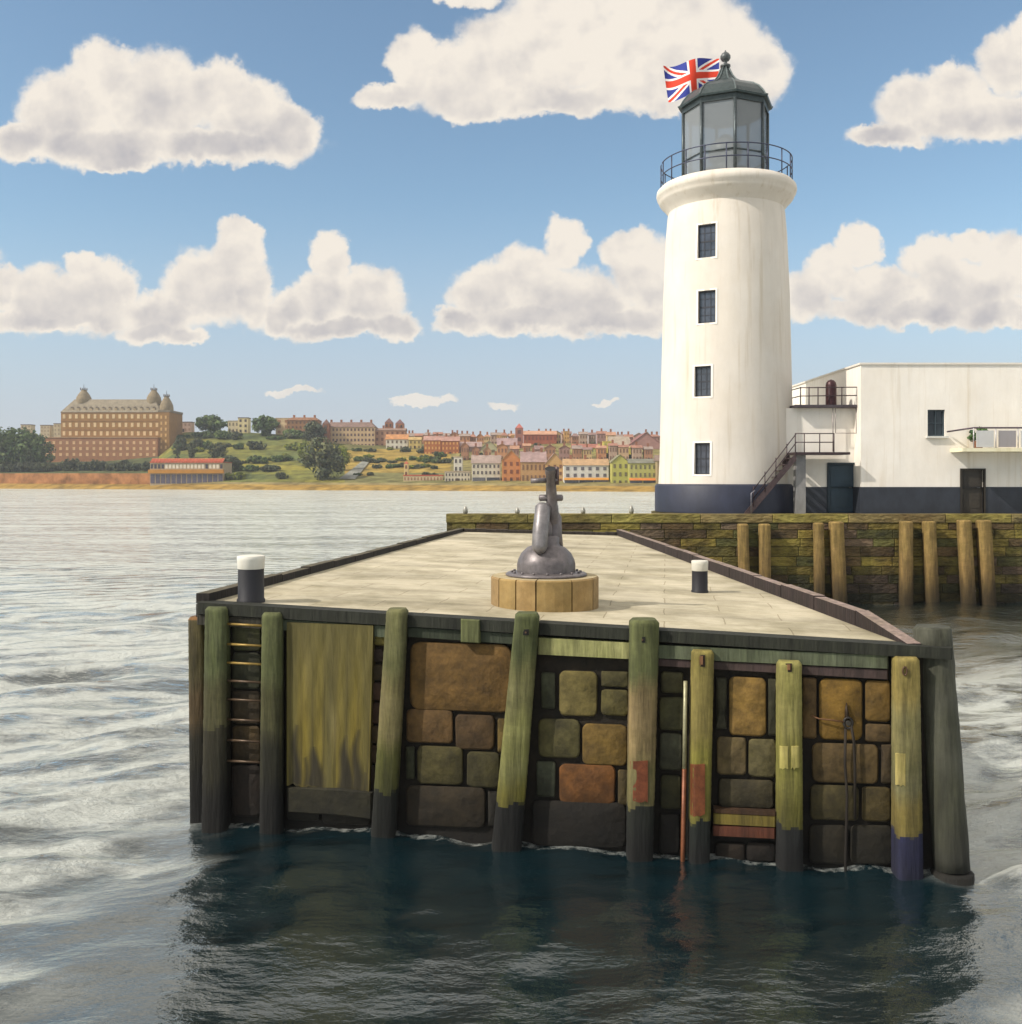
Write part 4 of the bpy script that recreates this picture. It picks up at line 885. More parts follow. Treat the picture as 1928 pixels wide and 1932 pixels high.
def leafcloud(m, c, rad, nclump, per, size, cols, seed=0, squash=1.0):
    rg = random.Random(seed)
    c = Vector(c)
    for _ in range(nclump):
        while True:
            dv_ = Vector((rg.uniform(-1, 1), rg.uniform(-1, 1), rg.uniform(-1, 1)))
            if dv_.length < 1: break
        cc = c + Vector((dv_.x * rad[0] * .84, dv_.y * rad[1] * .84, dv_.z * rad[2] * .84)); cr = min(rad) * rg.uniform(.28, .46); col = rg.choice(cols); k = rg.uniform(.75, 1.25); col = (col[0]*k, col[1]*k, col[2]*k, 1)
        for _ in range(per):
            n_ = Vector((rg.gauss(0, 1), rg.gauss(0, 1), rg.gauss(0, 1))).normalized(); q = cc + n_ * cr * rg.uniform(.6, 1.08)
            t1 = n_.orthogonal().normalized(); t1.rotate(Matrix.Rotation(rg.uniform(0, 6.28), 3, n_)); t2 = n_.cross(t1)
            t2 = (t2 + n_ * rg.uniform(-.6, .6)).normalized(); s = size * rg.uniform(.6, 1.3)
            m.v += [q - t1 * s - t2 * s * .6, q + t1 * s - t2 * s * .6, q + t1 * s * .7 + t2 * s * .8, q - t1 * s * .7 + t2 * s * .8]; o = len(m.v) - 4
            m.f.append([o, o+1, o+2, o+3]); m.c.append(col); m.sm.append(False)
pot = Vector((bx(1858, YB), YB + .5, z0 + .13)); tt = thing('potted_shrub', 'green shrub in a pot on the white balcony', 'plant', pot)
m = MB(); m.lathe([(.14, pot.z), (.2, pot.z + .25), (.21, pot.z + .27)], pot, s2l((120, 80, 60)), 14); m.build('pot', PAINT, tt)
m = MB(); leafcloud(m, pot + Vector((0, 0, .5)), (.42, .3, .28), 16, 60, .04, [s2l((84, 110, 66)), s2l((60, 90, 54))], 3); m.build('foliage', LEAF, tt)

# ------------------------------------------------------------------ far shore
def y0f(u_): return 922 + 6 * max(-1500, u_) / 1240 if u_ < 1600 else 929.7
def dsh(u_): return H * F / (y0f(u_) - HY)
CR = [(-1500, 800), (-200, 806), (0, 822), (90, 842), (200, 848), (300, 842), (322, 820), (340, 815), (450, 815), (600, 824), (720, 838), (860, 838), (1000, 836), (1240, 838), (1600, 836), (3600, 836)]
def crest(u_):
    for (a, ya_), (b, yb_) in zip(CR, CR[1:]):
        if a <= u_ <= b: return ya_ + (yb_ - ya_) * (u_ - a) / (b - a)
    return 836
def ypix(u_, off):
    ys = y0f(u_); y1 = ys - 7; y2 = ys - 14; cr = crest(u_)
    if off < 8: return ys + (y1 - ys) * off / 8
    if off < 20: return y1 + (y2 - y1) * (off - 8) / 12
    if off < 170: return y2 + (cr - y2) * (off - 20) / 150
    return cr
def offof(u_, y):
    ys = y0f(u_); y1 = ys - 7; y2 = ys - 14; cr = crest(u_)
    if y > y1: return 8 * (ys - y) / 7
    if y > y2: return 8 + 12 * (y1 - y) / 7
    return min(175, 20 + 150 * (y2 - y) / max(1, y2 - cr))
def terr(u_, off):
    d_ = dsh(u_) + off; o2 = min(off, 170); z = H + (HY - ypix(u_, o2)) / F * (dsh(u_) + o2)
    return Vector(((u_ - CX) / F * d_, d_, max(z, .0)))
offs = [-6, 0, 4, 8, 14, 20, 21, 30, 45, 60, 75, 90, 105, 120, 135, 150, 165, 170, 230, 400, 900]
us_ = [-2200 + 25 * i for i in range(235)]
def landcol(u_, off):
    y = ypix(u_, min(max(off, 0), 170)); rg = random.random() * 8
    if off < 14: return s2l((150, 122, 62) if u_ < 1250 else (140, 120, 70), .85)
    if off < 21: return s2l((150, 110, 70) if u_ < 290 else (140, 126, 84), .8)
    if u_ < 290: return s2l((124, 112, 66) if off < 30 else (80, 84, 52), .9)
    if u_ < 660:
        s = math.sin(u_ * .021 + off * .05) + math.sin(off * .11)
        return s2l((106 + s * 14 + rg, 106 + s * 9 + rg, 54), .84)
    if u_ < 850: return s2l((158, 134, 66) if 850 < y < 895 else (118, 114, 70), .75)
    return s2l((128, 118, 72), .85)
beach = MB(); hill = MB()
for i in range(len(us_) - 1):
    for j in range(len(offs) - 1):
        q = [terr(us_[i], offs[j]), terr(us_[i+1], offs[j]), terr(us_[i+1], offs[j+1]), terr(us_[i], offs[j+1])]
        if offs[j] < 0:
            q[0].z = q[1].z = -1.5
        (beach if offs[j] < 14 else hill).add(q, [(0,1,2,3)], landcol((us_[i] + us_[i+1]) / 2, (offs[j] + offs[j+1]) / 2), True)
struct(beach.build('beach', LAND)); struct(hill.build('hillside', LAND))

TOWN = 'buildings of the town across the water'
def fhouse(u0, u1, yt, yb, label, wall, roof=(120, 104, 96), kind='hip', rh=8, cols=4, rows=2, wcol=(70, 62, 56), dep=None, chim=0, base=None, awn=None, name='town_house', cat='house', wsz=(.42, .5), shop=False, group=TOWN, tower=None, doff=0):
    """u0..u1, eaves height yt, base yb; rh: roof height; all in layout units at the building's own distance"""
    uc = (u0 + u1) / 2; off = offof(uc, base if base else yb) + doff; d_ = dsh(uc) + off; k = d_ / F
    x0, x1 = (u0 - CX) * k, (u1 - CX) * k; ze_ = H + (HY - yt) * k; zb = H + (HY - yb) * k; dep = dep or max(6, min(12, (x1 - x0) * .6))
    t_ = thing(name, label, cat, ((x0 + x1) / 2, d_, zb), group); wc = s2l(wall, .85); rc = s2l(roof, .85)
    m = MB(); m.box((x0, d_, zb - 3), (x1, d_ + dep, ze_), wc)
    if kind == 'gable_front':
        xm = (x0 + x1) / 2; zr_ = ze_ + rh * k; m.add([(x0, d_, ze_), (x1, d_, ze_), (xm, d_, zr_)], [(0,1,2)], wc); m.add([(x0, d_+dep, ze_), (x1, d_+dep, ze_), (xm, d_+dep, zr_)], [(2,1,0)], wc)
    if kind == 'gable_side':
        zr_ = ze_ + rh * k
        for xx in (x0, x1): m.add([(xx, d_, ze_), (xx, d_ + dep, ze_), (xx, d_ + dep / 2, zr_)], [(0,1,2)], wc)
    m.build('wall', WALL, t_)
    r = MB(); zr_ = ze_ + rh * k; o_ = .35
    if kind == 'gable_front':
        xm = (x0 + x1) / 2
        for sx, xe in ((-1, x0 - o_), (1, x1 + o_)):
            ze2 = ze_ - o_ * (zr_ - ze_) / ((x1 - x0) / 2); r.prism([(xe, d_ - o_, ze2 + .05), (xm, d_ - o_, zr_ + .05), (xm, d_ - o_, zr_ + .35), (xe, d_ - o_, ze2 + .35)], (0, dep + 2 * o_, 0), rc)
    elif kind in ('gable_side', 'hip', 'mansard'):
        ins = {'gable_side': 0, 'hip': min(dep * .4, (x1 - x0) * .25), 'mansard': dep * .22}[kind]; yi = dep * .5 - .15 if kind != 'mansard' else dep * .25
        A = [(x0 - o_, d_ - o_, ze_ + .02), (x1 + o_, d_ - o_, ze_ + .02), (x1 + o_, d_ + dep + o_, ze_ + .02), (x0 - o_, d_ + dep + o_, ze_ + .02)]
        B = [(x0 + ins - (o_ if not ins else 0), d_ + yi, zr_), (x1 - ins + (o_ if not ins else 0), d_ + yi, zr_), (x1 - ins + (o_ if not ins else 0), d_ + dep - yi, zr_), (x0 + ins - (o_ if not ins else 0), d_ + dep - yi, zr_)]
        r.add(A + B, [(3,2,1,0),(4,5,6,7),(0,1,5,4),(1,2,6,5),(2,3,7,6),(3,0,4,7)], rc)
    elif kind == 'spire':
        xm, ym = (x0 + x1) / 2, d_ + dep / 2; A = [(x0 - .1, d_ - .1, ze_ + .01), (x1 + .1, d_ - .1, ze_ + .01), (x1 + .1, d_ + dep + .1, ze_ + .01), (x0 - .1, d_ + dep + .1, ze_ + .01)]
        r.add(A + [(xm, ym, zr_)], [(0,1,4),(1,2,4),(2,3,4),(3,0,4)], rc)
    else:
        r.box((x0 - .15, d_ - .15, ze_ + .01), (x1 + .15, d_ + dep + .15, ze_ + .5), rc)
    rr = r.build('roof', ROOF, t_)
    for c_ in range(chim):
        xx = x0 + (x1 - x0) * (c_ + .5) / chim; m = MB(); zc0 = ze_ if kind != 'flat' else ze_ + .5
        m.box((xx - .5, d_ + dep * .45, zc0), (xx + .5, d_ + dep * .6, zr_ + 1.6), s2l((140, 92, 66))); m.build('chimney', WALL, rr)
    # windows
    zlo = zb + (2.9 if (awn or shop) else .0); fh = (ze_ - zlo) / max(rows, 1); cw = (x1 - x0) / max(cols, 1)
    for j in range(rows):
        for i in range(cols):
            cx_ = x0 + cw * (i + .5); cz = zlo + fh * (j + .52); w2 = cw * wsz[0] / 2; h2 = fh * wsz[1] / 2; m = MB()
            m.box((cx_ - w2, d_ - .12, cz - h2), (cx_ + w2, d_ - .001, cz + h2), s2l(wcol)); m.build('window', DGLASS if wcol[0] < 110 else WALL, t_)
    if awn:
        m = MB(); m.prism([(x0, d_ - .01, zb + 3.3), (x0, d_ - 1.4, zb + 2.5), (x0, d_ - 1.4, zb + 2.35), (x0, d_ - .01, zb + 2.35)], (x1 - x0, 0, 0), s2l(awn)); m.build('awning', WALL, t_)
    if awn or shop:
        n_ = max(2, int((x1 - x0) / 5))
        for i in range(n_):
            m = MB(); a = x0 + (x1 - x0) * i / n_ + .3; b = x0 + (x1 - x0) * (i + 1) / n_ - .3; m.box((a, d_ - .1, zb + .1), (b, d_ - .001, zb + 2.25), s2l((56, 52, 56) if i % 2 else (92, 88, 90))); m.build('shop_window', DGLASS, t_)
    elif rows and name == 'town_house':
        m = MB(); xx = x0 + (x1 - x0) * .5; m.box((xx - .5, d_ - .14, zb), (xx + .5, d_ - .002, zb + min(2.0, (ze_ - zb) * .4)), s2l((70, 50, 40))); m.build('door', WALL, t_)
    return t_, x0, x1, d_, dep, zb, ze_, zr_, k

# grand hotel on the left
t_, hx0, hx1, hd, hdep, hzb, hze, hzr, hk = fhouse(115, 302, 778, 826, 'huge brown brick hotel with grey mansard roof and domed corner towers', (158, 116, 60), (138, 126, 104), 'mansard', 26, 16, 3, (206, 178, 134), dep=24, base=867, name='grand_hotel', cat='hotel', wsz=(.42, .5), group=None)
HB = s2l((140, 104, 62), .85)
m = MB(); lz0, lz1 = H + (HY - 868) * hk, H + (HY - 827) * hk; lx0, lx1 = (92 - CX) * hk, (304 - CX) * hk; yl = hd - 6
m.box((lx0, yl, lz0 - 2), (lx1, hd - .02, lz1), s2l((164, 114, 76), .85)); m.box((lx0 - .3, yl - .3, lz1), (lx1 + .3, hd - .03, lz1 + .5), s2l((178, 142, 104), .85)); lw = m.build('lower_wing', WALL, t_)
for j, yy_ in enumerate((836, 847, 858)):
    for i in range(17):
        xx = lx0 + (lx1 - lx0) * (i + .5) / 17; zz = H + (HY - yy_) * hk; m = MB(); m.box((xx - .75, yl - .12, zz - .85), (xx + .75, yl - .001, zz + .85), s2l((206, 168, 122))); m.build('window', WALL, lw)
m = MB(); m.box((hx1 - .01, hd - 3, hzb - 10), (hx1 + 6.4, hd + 20, hze), s2l((152, 112, 58), .85)); m.box((hx1 - .2, hd - 3.2, hze), (hx1 + 6.7, hd + 20.2, hze + 1.2), s2l((128, 116, 98), .85)); ew = m.build('end_tower', WALL, t_)
for j in range(6):
    for i in range(2):
        m = MB(); xx = hx1 + 1.8 + i * 2.6; zz = hze - 3 - j * 3.5; m.box((xx - .5, hd - 3.12, zz - .9), (xx + .5, hd - 3.001, zz + .9), s2l((200, 160, 104))); m.build('window', WALL, ew)
for i in range(14):
    xx = hx0 + 6 + (hx1 - hx0 - 10) * i / 13; m = MB(); zz = hze + 1.3; m.box((xx - .8, hd + .6, zz - .8), (xx + .8, hd + 2.5, zz + 1.3), s2l((176, 156, 124), .85)); m.add([(xx - .9, hd + .5, zz + 1.3), (xx + .9, hd + .5, zz + 1.3), (xx, hd + .5, zz + 2.2), (xx - .9, hd + 3, zz + 1.3), (xx + .9, hd + 3, zz + 1.3), (xx, hd + 3, zz + 2.2)], [(0,1,2),(0,2,5,3),(1,4,5,2)], s2l((110, 96, 80))); m.build('dormer', WALL, t_)
for j in range(4):
    m = MB(); zz = hzb + (hze - hzb) * (j / 3.0); m.box((hx0 - .15, hd - .2, zz - .25), (hx1 - .1, hd - .002, zz + .1), s2l((158, 118, 72), .85)); m.build('string_course', WALL, t_)
for (xc_, yb_, rr, dd_) in ((147, 754, 14, 8), (281, 754, 13.5, 8), (312, 771, 12.5, 2)):
    x = (xc_ - CX) * hk; zb_ = H + (HY - yb_) * hk; r_ = rr * hk; c2_ = (x, hd + dd_); hh = (757 - 737) * hk if yb_ < 770 else (771 - 748) * hk
    m = MB(); m.lathe([(r_ * 1.0, zb_ - 2), (r_ * 1.02, zb_), (r_ * .95, zb_ + hh * .3), (r_ * .72, zb_ + hh * .6), (r_ * .42, zb_ + hh * .88), (r_ * .32, zb_ + hh), (r_ * .38, zb_ + hh + .3)], c2_, s2l((134, 118, 90), .85), 16); dm = m.build('dome', ROOF, t_)
    m = MB()
    for k in range(4): a = math.pi / 4 + k * math.pi / 2; m.tube([(x + r_ * .42 * math.cos(a), hd + dd_ + r_ * .42 * math.sin(a), zb_ + hh), (x + r_ * .42 * math.cos(a), hd + dd_ + r_ * .42 * math.sin(a), zb_ + hh + 1.4)], .3, s2l((84, 66, 44)), 6)
    m.tube([(x, hd + dd_, zb_ + hh), (x, hd + dd_, zb_ + hh + 3.6)], [.25, .08], s2l((50, 46, 50)), 6); m.build('finial', ROOF, dm)
# seaside pavilion
t_, x0, x1, d_, dp, zb, ze_, zr_, k = fhouse(283, 421, 873, 917, 'long seaside pavilion with red striped roof and orange band', (176, 158, 128), (150, 74, 46), 'flat', 0, 0, 0, base=912, dep=14, name='pavilion', cat='pavilion', group=None)
zz = lambda y: H + (HY - y) * k
for i in range(22):
    m = MB(); a = x0 + (x1 - x0) * i / 22; m.prism([(a + .12, d_ - .6, zz(873)), (a + (x1 - x0) / 22 - .12, d_ - .6, zz(873)), (a + (x1 - x0) / 22 - .12, d_ + 2.5, zz(865)), (a + .12, d_ + 2.5, zz(865))], (0, .3, 0), s2l((166, 76, 48), .9)); m.build('roof_panel', WALL, t_)
m = MB(); m.add([(x0, d_ - .2, zz(873) - .02), (x1, d_ - .2, zz(873) - .02), (x1, d_ + 3, zz(864.6)), (x0, d_ + 3, zz(864.6)), (x0, d_ + 14, zz(864.6)), (x1, d_ + 14, zz(864.6))], [(0,1,2,3), (3,2,5,4)], s2l((186, 140, 96))); m.build('roof_base', WALL, t_)
for i in range(20):
    m = MB(); a = x0 + (x1 - x0) * i / 20; m.box((a + .3, d_ - .12, zz(884)), (a + (x1 - x0) / 20 - .3, d_ - .001, zz(876)), s2l((62, 58, 66) if i in (0, 1, 2, 3, 15, 19) else (206, 196, 176))); m.build('window', WALL, t_)
m = MB(); m.box((x0 - .5, d_ - 1.2, zz(893)), (x1 + .5, d_ - .001, zz(886)), s2l((176, 122, 44), .9)); m.build('balcony_band', WALL, t_)
for i in range(14):
    m = MB(); a = x0 + (x1 - x0) * i / 14; m.box((a + .25, d_ - .12, zz(912)), (a + (x1 - x0) / 14 - .25, d_ - .001, zz(895)), s2l((84, 78, 90))); m.build('glazing', DGLASS, t_)

CREAM, PINK, BRN, ORG_, MAU, WHI, GRN, YEL = (206, 188, 148), (196, 164, 140), (146, 106, 72), (176, 112, 62), (164, 136, 126), (214, 208, 194), (172, 168, 100), (206, 188, 84)
DW = (78, 64, 54)
fhouse(39, 58, 802, 826, 'pale cream tower block behind the far left trees', (204, 184, 148), kind='flat', cols=3, rows=4, base=822, wcol=(150, 130, 104), name='tower_block', cat='tower block')
fhouse(76, 94, 803, 830, 'pale cream block between the far left trees and the hotel', (196, 176, 142), kind='flat', cols=3, rows=4, base=822, wcol=(150, 130, 104), name='tower_block', cat='tower block')
fhouse(101, 114, 800, 830, 'pale block touching the left side of the big hotel', (200, 178, 140), kind='flat', cols=2, rows=4, base=822, wcol=(150, 130, 104), name='tower_block', cat='tower block')
fhouse(331, 361, 797, 815, 'pale pink building just right of the big hotel', PINK, kind='flat', cols=4, rows=2, base=816, wcol=(150, 120, 100))
fhouse(430, 450, 795, 818, 'low cream building left of the small castle like tower', CREAM, (176, 160, 130), 'flat', 2, 3, 2, base=817, wcol=(120, 110, 90))
fhouse(449, 468, 789, 818, 'cream castle like tower with dark windows on the green hill', (214, 196, 146), (110, 96, 84), 'flat', 2, 2, 3, DW, base=817, name='tower_house', cat='tower')
fhouse(520, 547, 790, 820, 'pale cream tower left of the brown gothic hotel', (212, 184, 140), (190, 164, 124), 'flat', 2, 2, 3, (150, 110, 80), base=820, name='tower_house', cat='tower')
fhouse(541, 600, 793, 828, 'brown gothic looking hotel among trees on the hill', (146, 104, 66), (132, 92, 62), 'mansard', 6, 8, 4, (96, 70, 50), base=822, chim=3)
fhouse(612, 707, 806, 845, 'long four storey terrace hotel with dark mansard roof', (198, 168, 128), (128, 104, 92), 'mansard', 10, 14, 4, (92, 68, 58), base=838, dep=12, chim=5, name='terrace_hotel', cat='hotel', wsz=(.5, .5))
fhouse(608, 620, 800, 842, 'narrow brown turret at the left end of the long terrace', (140, 92, 66), (104, 74, 62), 'spire', 10, 1, 4, DW, base=839, name='turret', cat='tower')
fhouse(707, 764, 812, 846, 'brown buildings below the twin turrets', (176, 134, 104), (140, 112, 96), 'gable_side', 5, 6, 3, (110, 76, 60), base=840, chim=2)
fhouse(726, 740, 797, 830, 'left one of two matching brown pointed turrets', (158, 104, 72), (116, 84, 78), 'spire', 9, 2, 3, DW, base=836, name='turret', cat='tower')
fhouse(746, 761, 799, 830, 'right one of two matching brown pointed turrets', (164, 110, 78), (116, 84, 82), 'spire', 9, 2, 3, DW, base=836, name='turret', cat='tower')
fhouse(728, 769, 829, 849, 'white cottage with orange roof above the golden field', (216, 208, 188), (186, 130, 80), 'gable_side', 10, 5, 2, (110, 96, 80), base=846)
fhouse(771, 794, 830, 848, 'small yellow house right of the white cottage with orange roof', (204, 178, 106), (180, 150, 96), 'gable_side', 6, 3, 2, (120, 104, 70), base=846)
fhouse(800, 832, 831, 860, 'orange brick block, left half of a large pair', (176, 108, 58), (176, 136, 122), 'gable_side', 9, 5, 3, (206, 160, 92), base=856, chim=2)
fhouse(833, 866, 832, 860, 'orange brick block, right half of a large pair', (170, 100, 54), (172, 132, 118), 'gable_side', 9, 5, 3, (206, 150, 84), base=856, chim=2)
fhouse(867, 908, 843, 862, 'low mauve roofed row right of the orange brick pair', MAU, (164, 138, 130), 'gable_side', 10, 6, 2, (120, 90, 76), base=852)
fhouse(908, 938, 846, 866, 'pale green gabled house above the white riverside houses', (186, 180, 140), (150, 138, 112), 'gable_front', 14, 2, 2, (110, 104, 80), base=858)
fhouse(938, 975, 840, 862, 'wide mauve roofed house left of the church tower', (176, 146, 124), (164, 136, 132), 'gable_side', 14, 5, 2, (120, 90, 76), base=856)
fhouse(972, 987, 808, 850, 'red brick church tower with small spire', (164, 108, 90), (176, 98, 84), 'spire', 10, 1, 3, (100, 64, 56), base=846, name='church_tower', cat='church tower')
fhouse(988, 1050, 820, 834, 'red brick church nave right of the church tower', (170, 92, 62), (190, 142, 112), 'gable_side', 8, 9, 1, (120, 70, 54), base=838, name='church_nave', cat='church')
fhouse(1080, 1128, 845, 864, 'yellow green terrace with red roof behind the white shop', (190, 184, 108), (160, 100, 82), 'gable_side', 8, 7, 2, (120, 118, 84), base=856)
fhouse(1138, 1154, 834, 866, 'narrow yellow tower house behind the green gable', (206, 192, 88), (196, 170, 90), 'flat', 2, 2, 3, (150, 136, 70), base=856, name='tower_house', cat='tower')
fhouse(1158, 1206, 845, 868, 'bright yellow house in front of the big mauve hall', (212, 194, 90), (186, 172, 110), 'gable_side', 4, 5, 2, (130, 120, 70), base=858)
fhouse(1190, 1247, 838, 880, 'big mauve gabled hall beside the lighthouse', (170, 128, 118), (134, 88, 80), 'gable_front', 21, 3, 1, (92, 66, 66), base=848, dep=26, name='gabled_hall', cat='hall', wsz=(.3, .35))
fhouse(1152, 1190, 842, 862, 'grey roofed side wing of the mauve hall', (166, 146, 128), (160, 144, 124), 'gable_side', 20, 4, 1, (110, 96, 86), base=846, dep=20)
# waterfront
fhouse(839, 887, 891, 910, 'white turreted waterfront house, lower wide part', (206, 194, 170), (170, 150, 126), 'flat', 3, 8, 2, (80, 70, 62), base=907, chim=0)
fhouse(856, 872, 863, 892, 'white square turret standing over the waterfront house', (216, 210, 192), (190, 170, 140), 'flat', 2, 2, 2, (70, 62, 56), base=902, name='turret', cat='tower', dep=5)
fhouse(890, 944, 874, 911, 'white waterfront house with grey brown roof and small shops', (204, 194, 172), (158, 138, 126), 'gable_side', 16, 7, 2, (84, 74, 70), base=907, chim=3, shop=True)
fhouse(947, 982, 868, 912, 'orange gabled waterfront house', (196, 128, 74), (176, 146, 100), 'gable_front', 18, 3, 3, (120, 70, 44), base=907, dep=12)
fhouse(983, 1030, 872, 912, 'tan waterfront hall with wide mauve brown roof', (182, 142, 94), (158, 132, 126), 'gable_side', 21, 6, 2, (116, 86, 62), base=907, dep=12, chim=3)
fhouse(1030, 1063, 874, 913, 'tan gabled waterfront house just right of the gun barrel', (196, 156, 100), (150, 122, 106), 'gable_front', 19, 3, 3, (116, 80, 56), base=908, dep=11)
fhouse(1064, 1148, 878, 917, 'long white waterfront shop with orange awning', (208, 204, 194), (178, 144, 104), 'gable_side', 13, 6, 2, (92, 86, 88), base=910, chim=3, awn=(190, 132, 52), dep=10)
fhouse(1154, 1186, 872, 918, 'yellow green gabled waterfront house', (180, 176, 88), (128, 124, 92), 'gable_front', 13, 3, 3, (104, 96, 56), base=911, dep=12)
fhouse(1187, 1238, 874, 918, 'yellow green waterfront house with orange awning by the lighthouse', (180, 176, 100), (118, 116, 100), 'gable_side', 9, 6, 2, (104, 98, 62), base=911, awn=(196, 118, 52), dep=10)
fhouse(1239, 1300, 870, 918, 'waterfront house mostly hidden behind the lighthouse', (170, 150, 110), (130, 110, 96), 'gable_side', 12, 5, 3, DW, base=911)
fhouse(761, 835, 898, 909, 'long low cream shelter with red stripe by the beach', (208, 186, 146), (186, 84, 58), 'flat', 2, 12, 1, (150, 110, 84), base=907, name='beach_shelter', cat='shelter', dep=6)
fhouse(762, 770, 875, 900, 'small cream lift tower with red top by the beach', (220, 192, 132), (170, 84, 56), 'spire', 5, 1, 2, (110, 70, 50), base=902, name='lift_tower', cat='tower', dep=3.5)
# houses along the skyline of the town (upper rows)
rg = random.Random(21); SKW = [(190, 148, 112), (176, 128, 96), (200, 166, 128), (170, 132, 120), (196, 140, 96), (186, 158, 136), (208, 178, 124)]; SKR = [(158, 112, 92), (140, 112, 104), (176, 132, 104), (150, 132, 120)]
ORD = 'first second third fourth fifth sixth seventh eighth ninth tenth eleventh twelfth thirteenth fourteenth fifteenth sixteenth seventeenth eighteenth nineteenth twentieth twenty-first twenty-second twenty-third twenty-fourth twenty-fifth twenty-sixth twenty-seventh twenty-eighth twenty-ninth thirtieth thirty-first thirty-second thirty-third thirty-fourth'.split()
LK = {'gable_side': 'long roofed', 'gable_front': 'gabled', 'hip': 'hipped roof'}; cnt = 0
WDS = {0: 'tan', 1: 'brown', 2: 'cream brown', 3: 'mauve', 4: 'orange', 5: 'greyish', 6: 'pale yellow'}
u_ = 768
while u_ < 1236:
    w_ = rg.uniform(11, 20)
    if 966 < u_ < 990: u_ = 990
    ci = rg.randrange(7); ht = rg.uniform(10, 17); kd = rg.choice(['gable_side', 'gable_front', 'gable_side', 'hip']); yb = crest(u_) - 4
    fhouse(u_, u_ + w_, yb - ht + 2, yb + 8, f'{WDS[ci]} {LK[kd]} house, {ORD[cnt]} from the left along the town crest', SKW[ci], rg.choice(SKR), kd, rg.uniform(4, 7), 3, 2, (120, 92, 74), base=crest(u_) - 2, doff=rg.uniform(0, 30), group='small houses along the crest of the town', chim=rg.choice([0, 1, 1, 2]))
    u_ += w_ + rg.uniform(-1, 3); cnt += 1
u_ = 870; cnt = 0
while u_ < 1225:
    w_ = rg.uniform(13, 20); ci = rg.randrange(7)
    fhouse(u_, u_ + w_, 846 + rg.uniform(-5, 5), 872, f'{WDS[ci]} house, {ORD[cnt]} from the left in the middle row of the town', SKW[ci], rg.choice(SKR), rg.choice(['gable_side', 'gable_front']), rg.uniform(5, 8), 3, 2, (120, 92, 74), base=868, group='small houses between the crest and the waterfront', chim=1)
    u_ += w_ + rg.uniform(2, 12); cnt += 1
for (a, b, y, lab) in ((937, 948, 822, 'slim yellow orange block on the skyline, left of the other slim one'), (968 - 4, 975 - 4, 822, 'slim yellow block on the skyline left of the church tower'), (1138 - 74, 1146 - 72, 815, 'tallest slim orange block right of the church')):
    fhouse(a, b, y, 846, lab, (214, 168, 100), (190, 150, 96), 'flat', 2, 2, 4, (150, 110, 70), base=834, name='tower_block', cat='tower block')

# sea wall at the left
sw_ = MB()
for i in range(60):
    ua, ub = -1200 + i * 25, -1200 + (i + 1) * 25
    if ua >= 290: break
    a, b = terr(ua, 13), terr(ub, 13)
    sw_.prism([(a.x, a.y, 0), (b.x, b.y, 0), (b.x, b.y, H + (HY - 893) / F * b.y), (a.x, a.y, H + (HY - 893) / F * a.y)], (0, 3, 0), s2l((160, 112, 72), .85))
tag(sw_.build('sea_wall', LAND), 'long reddish sea wall along the far left shore', 'sea wall')

# trees and shrubs
GR1 = [s2l((80, 98, 50)), s2l((62, 82, 46)), s2l((96, 110, 58))]; GRD = [s2l((74, 82, 56)), s2l((60, 68, 50)), s2l((90, 92, 60))]; GRY = [s2l((130, 134, 44)), s2l((96, 104, 44)), s2l((110, 120, 44))]
def ftree(uc, yb, w_, h_, cols, label, group, seed, name='tree', cat='tree', trunk=True):
    off = offof(uc, yb); d_ = dsh(uc) + off; k = d_ / F; b = Vector(((uc - CX) * k, d_, H + (HY - yb) * k)); rx, rz = w_ / 2 * k, h_ * k
    t_ = thing(name, label, cat, b, group)
    m = MB(); m.tube([b - Vector((0, 0, .8)), b + Vector((.1, 0, rz * .3)), b + Vector((0, 0, rz * .6))], [rx * .1, rx * .07, rx * .03], s2l((70, 58, 44)), 7)
    for a in range(4): m.tube([b + Vector((0, 0, rz * .25)), b + Vector((math.cos(a * 1.57 + seed) * rx * .5, math.sin(a * 1.57 + seed) * rx * .5, rz * .62))], [rx * .05, rx * .02], s2l((70, 58, 44)), 5)
    m.build('trunk', WOOD, t_)
    m = MB(); zc = .54 if trunk else .45; leafcloud(m, b + Vector((0, 0, rz * zc)), (rx, rx * .8, rz * (.48 if trunk else .55)), 52, 44, max(.22, rx * .060), cols, seed); m.build('crown', LEAF, t_)
    return t_
TG = 'large trees on the far shore'
for i, (uc, yb, w_, h_, c_, lab) in enumerate([(6, 886, 96, 90, GR1, 'tallest dark tree at the far left edge of the photo'), (48, 887, 78, 78, GR1, 'dark tree between the left edge tree and the hotel'), (78, 886, 50, 70, GR1, 'dark tree touching the left end of the hotel wing'),
    (397, 818, 74, 34, GR1, 'wide dark tree on the crest right of the hotel'), (497, 821, 60, 36, GR1, 'rounded tree on the crest right of the castle like tower'), (591, 838, 54, 42, GRD, 'dark tree in front of the brown gothic hotel'),
    (606, 905, 84, 82, GRD, 'biggest round tree near the beach below the terrace hotel'), (578, 880, 36, 52, GRY, 'yellow green tree at the left of the biggest round tree'), (644, 888, 40, 54, GRY, 'yellow green tree at the right of the biggest round tree')]):
    ftree(uc, yb, w_, h_, c_, lab, TG, 100 + i, trunk=(i not in (0, 1, 2, 6, 7, 8)))
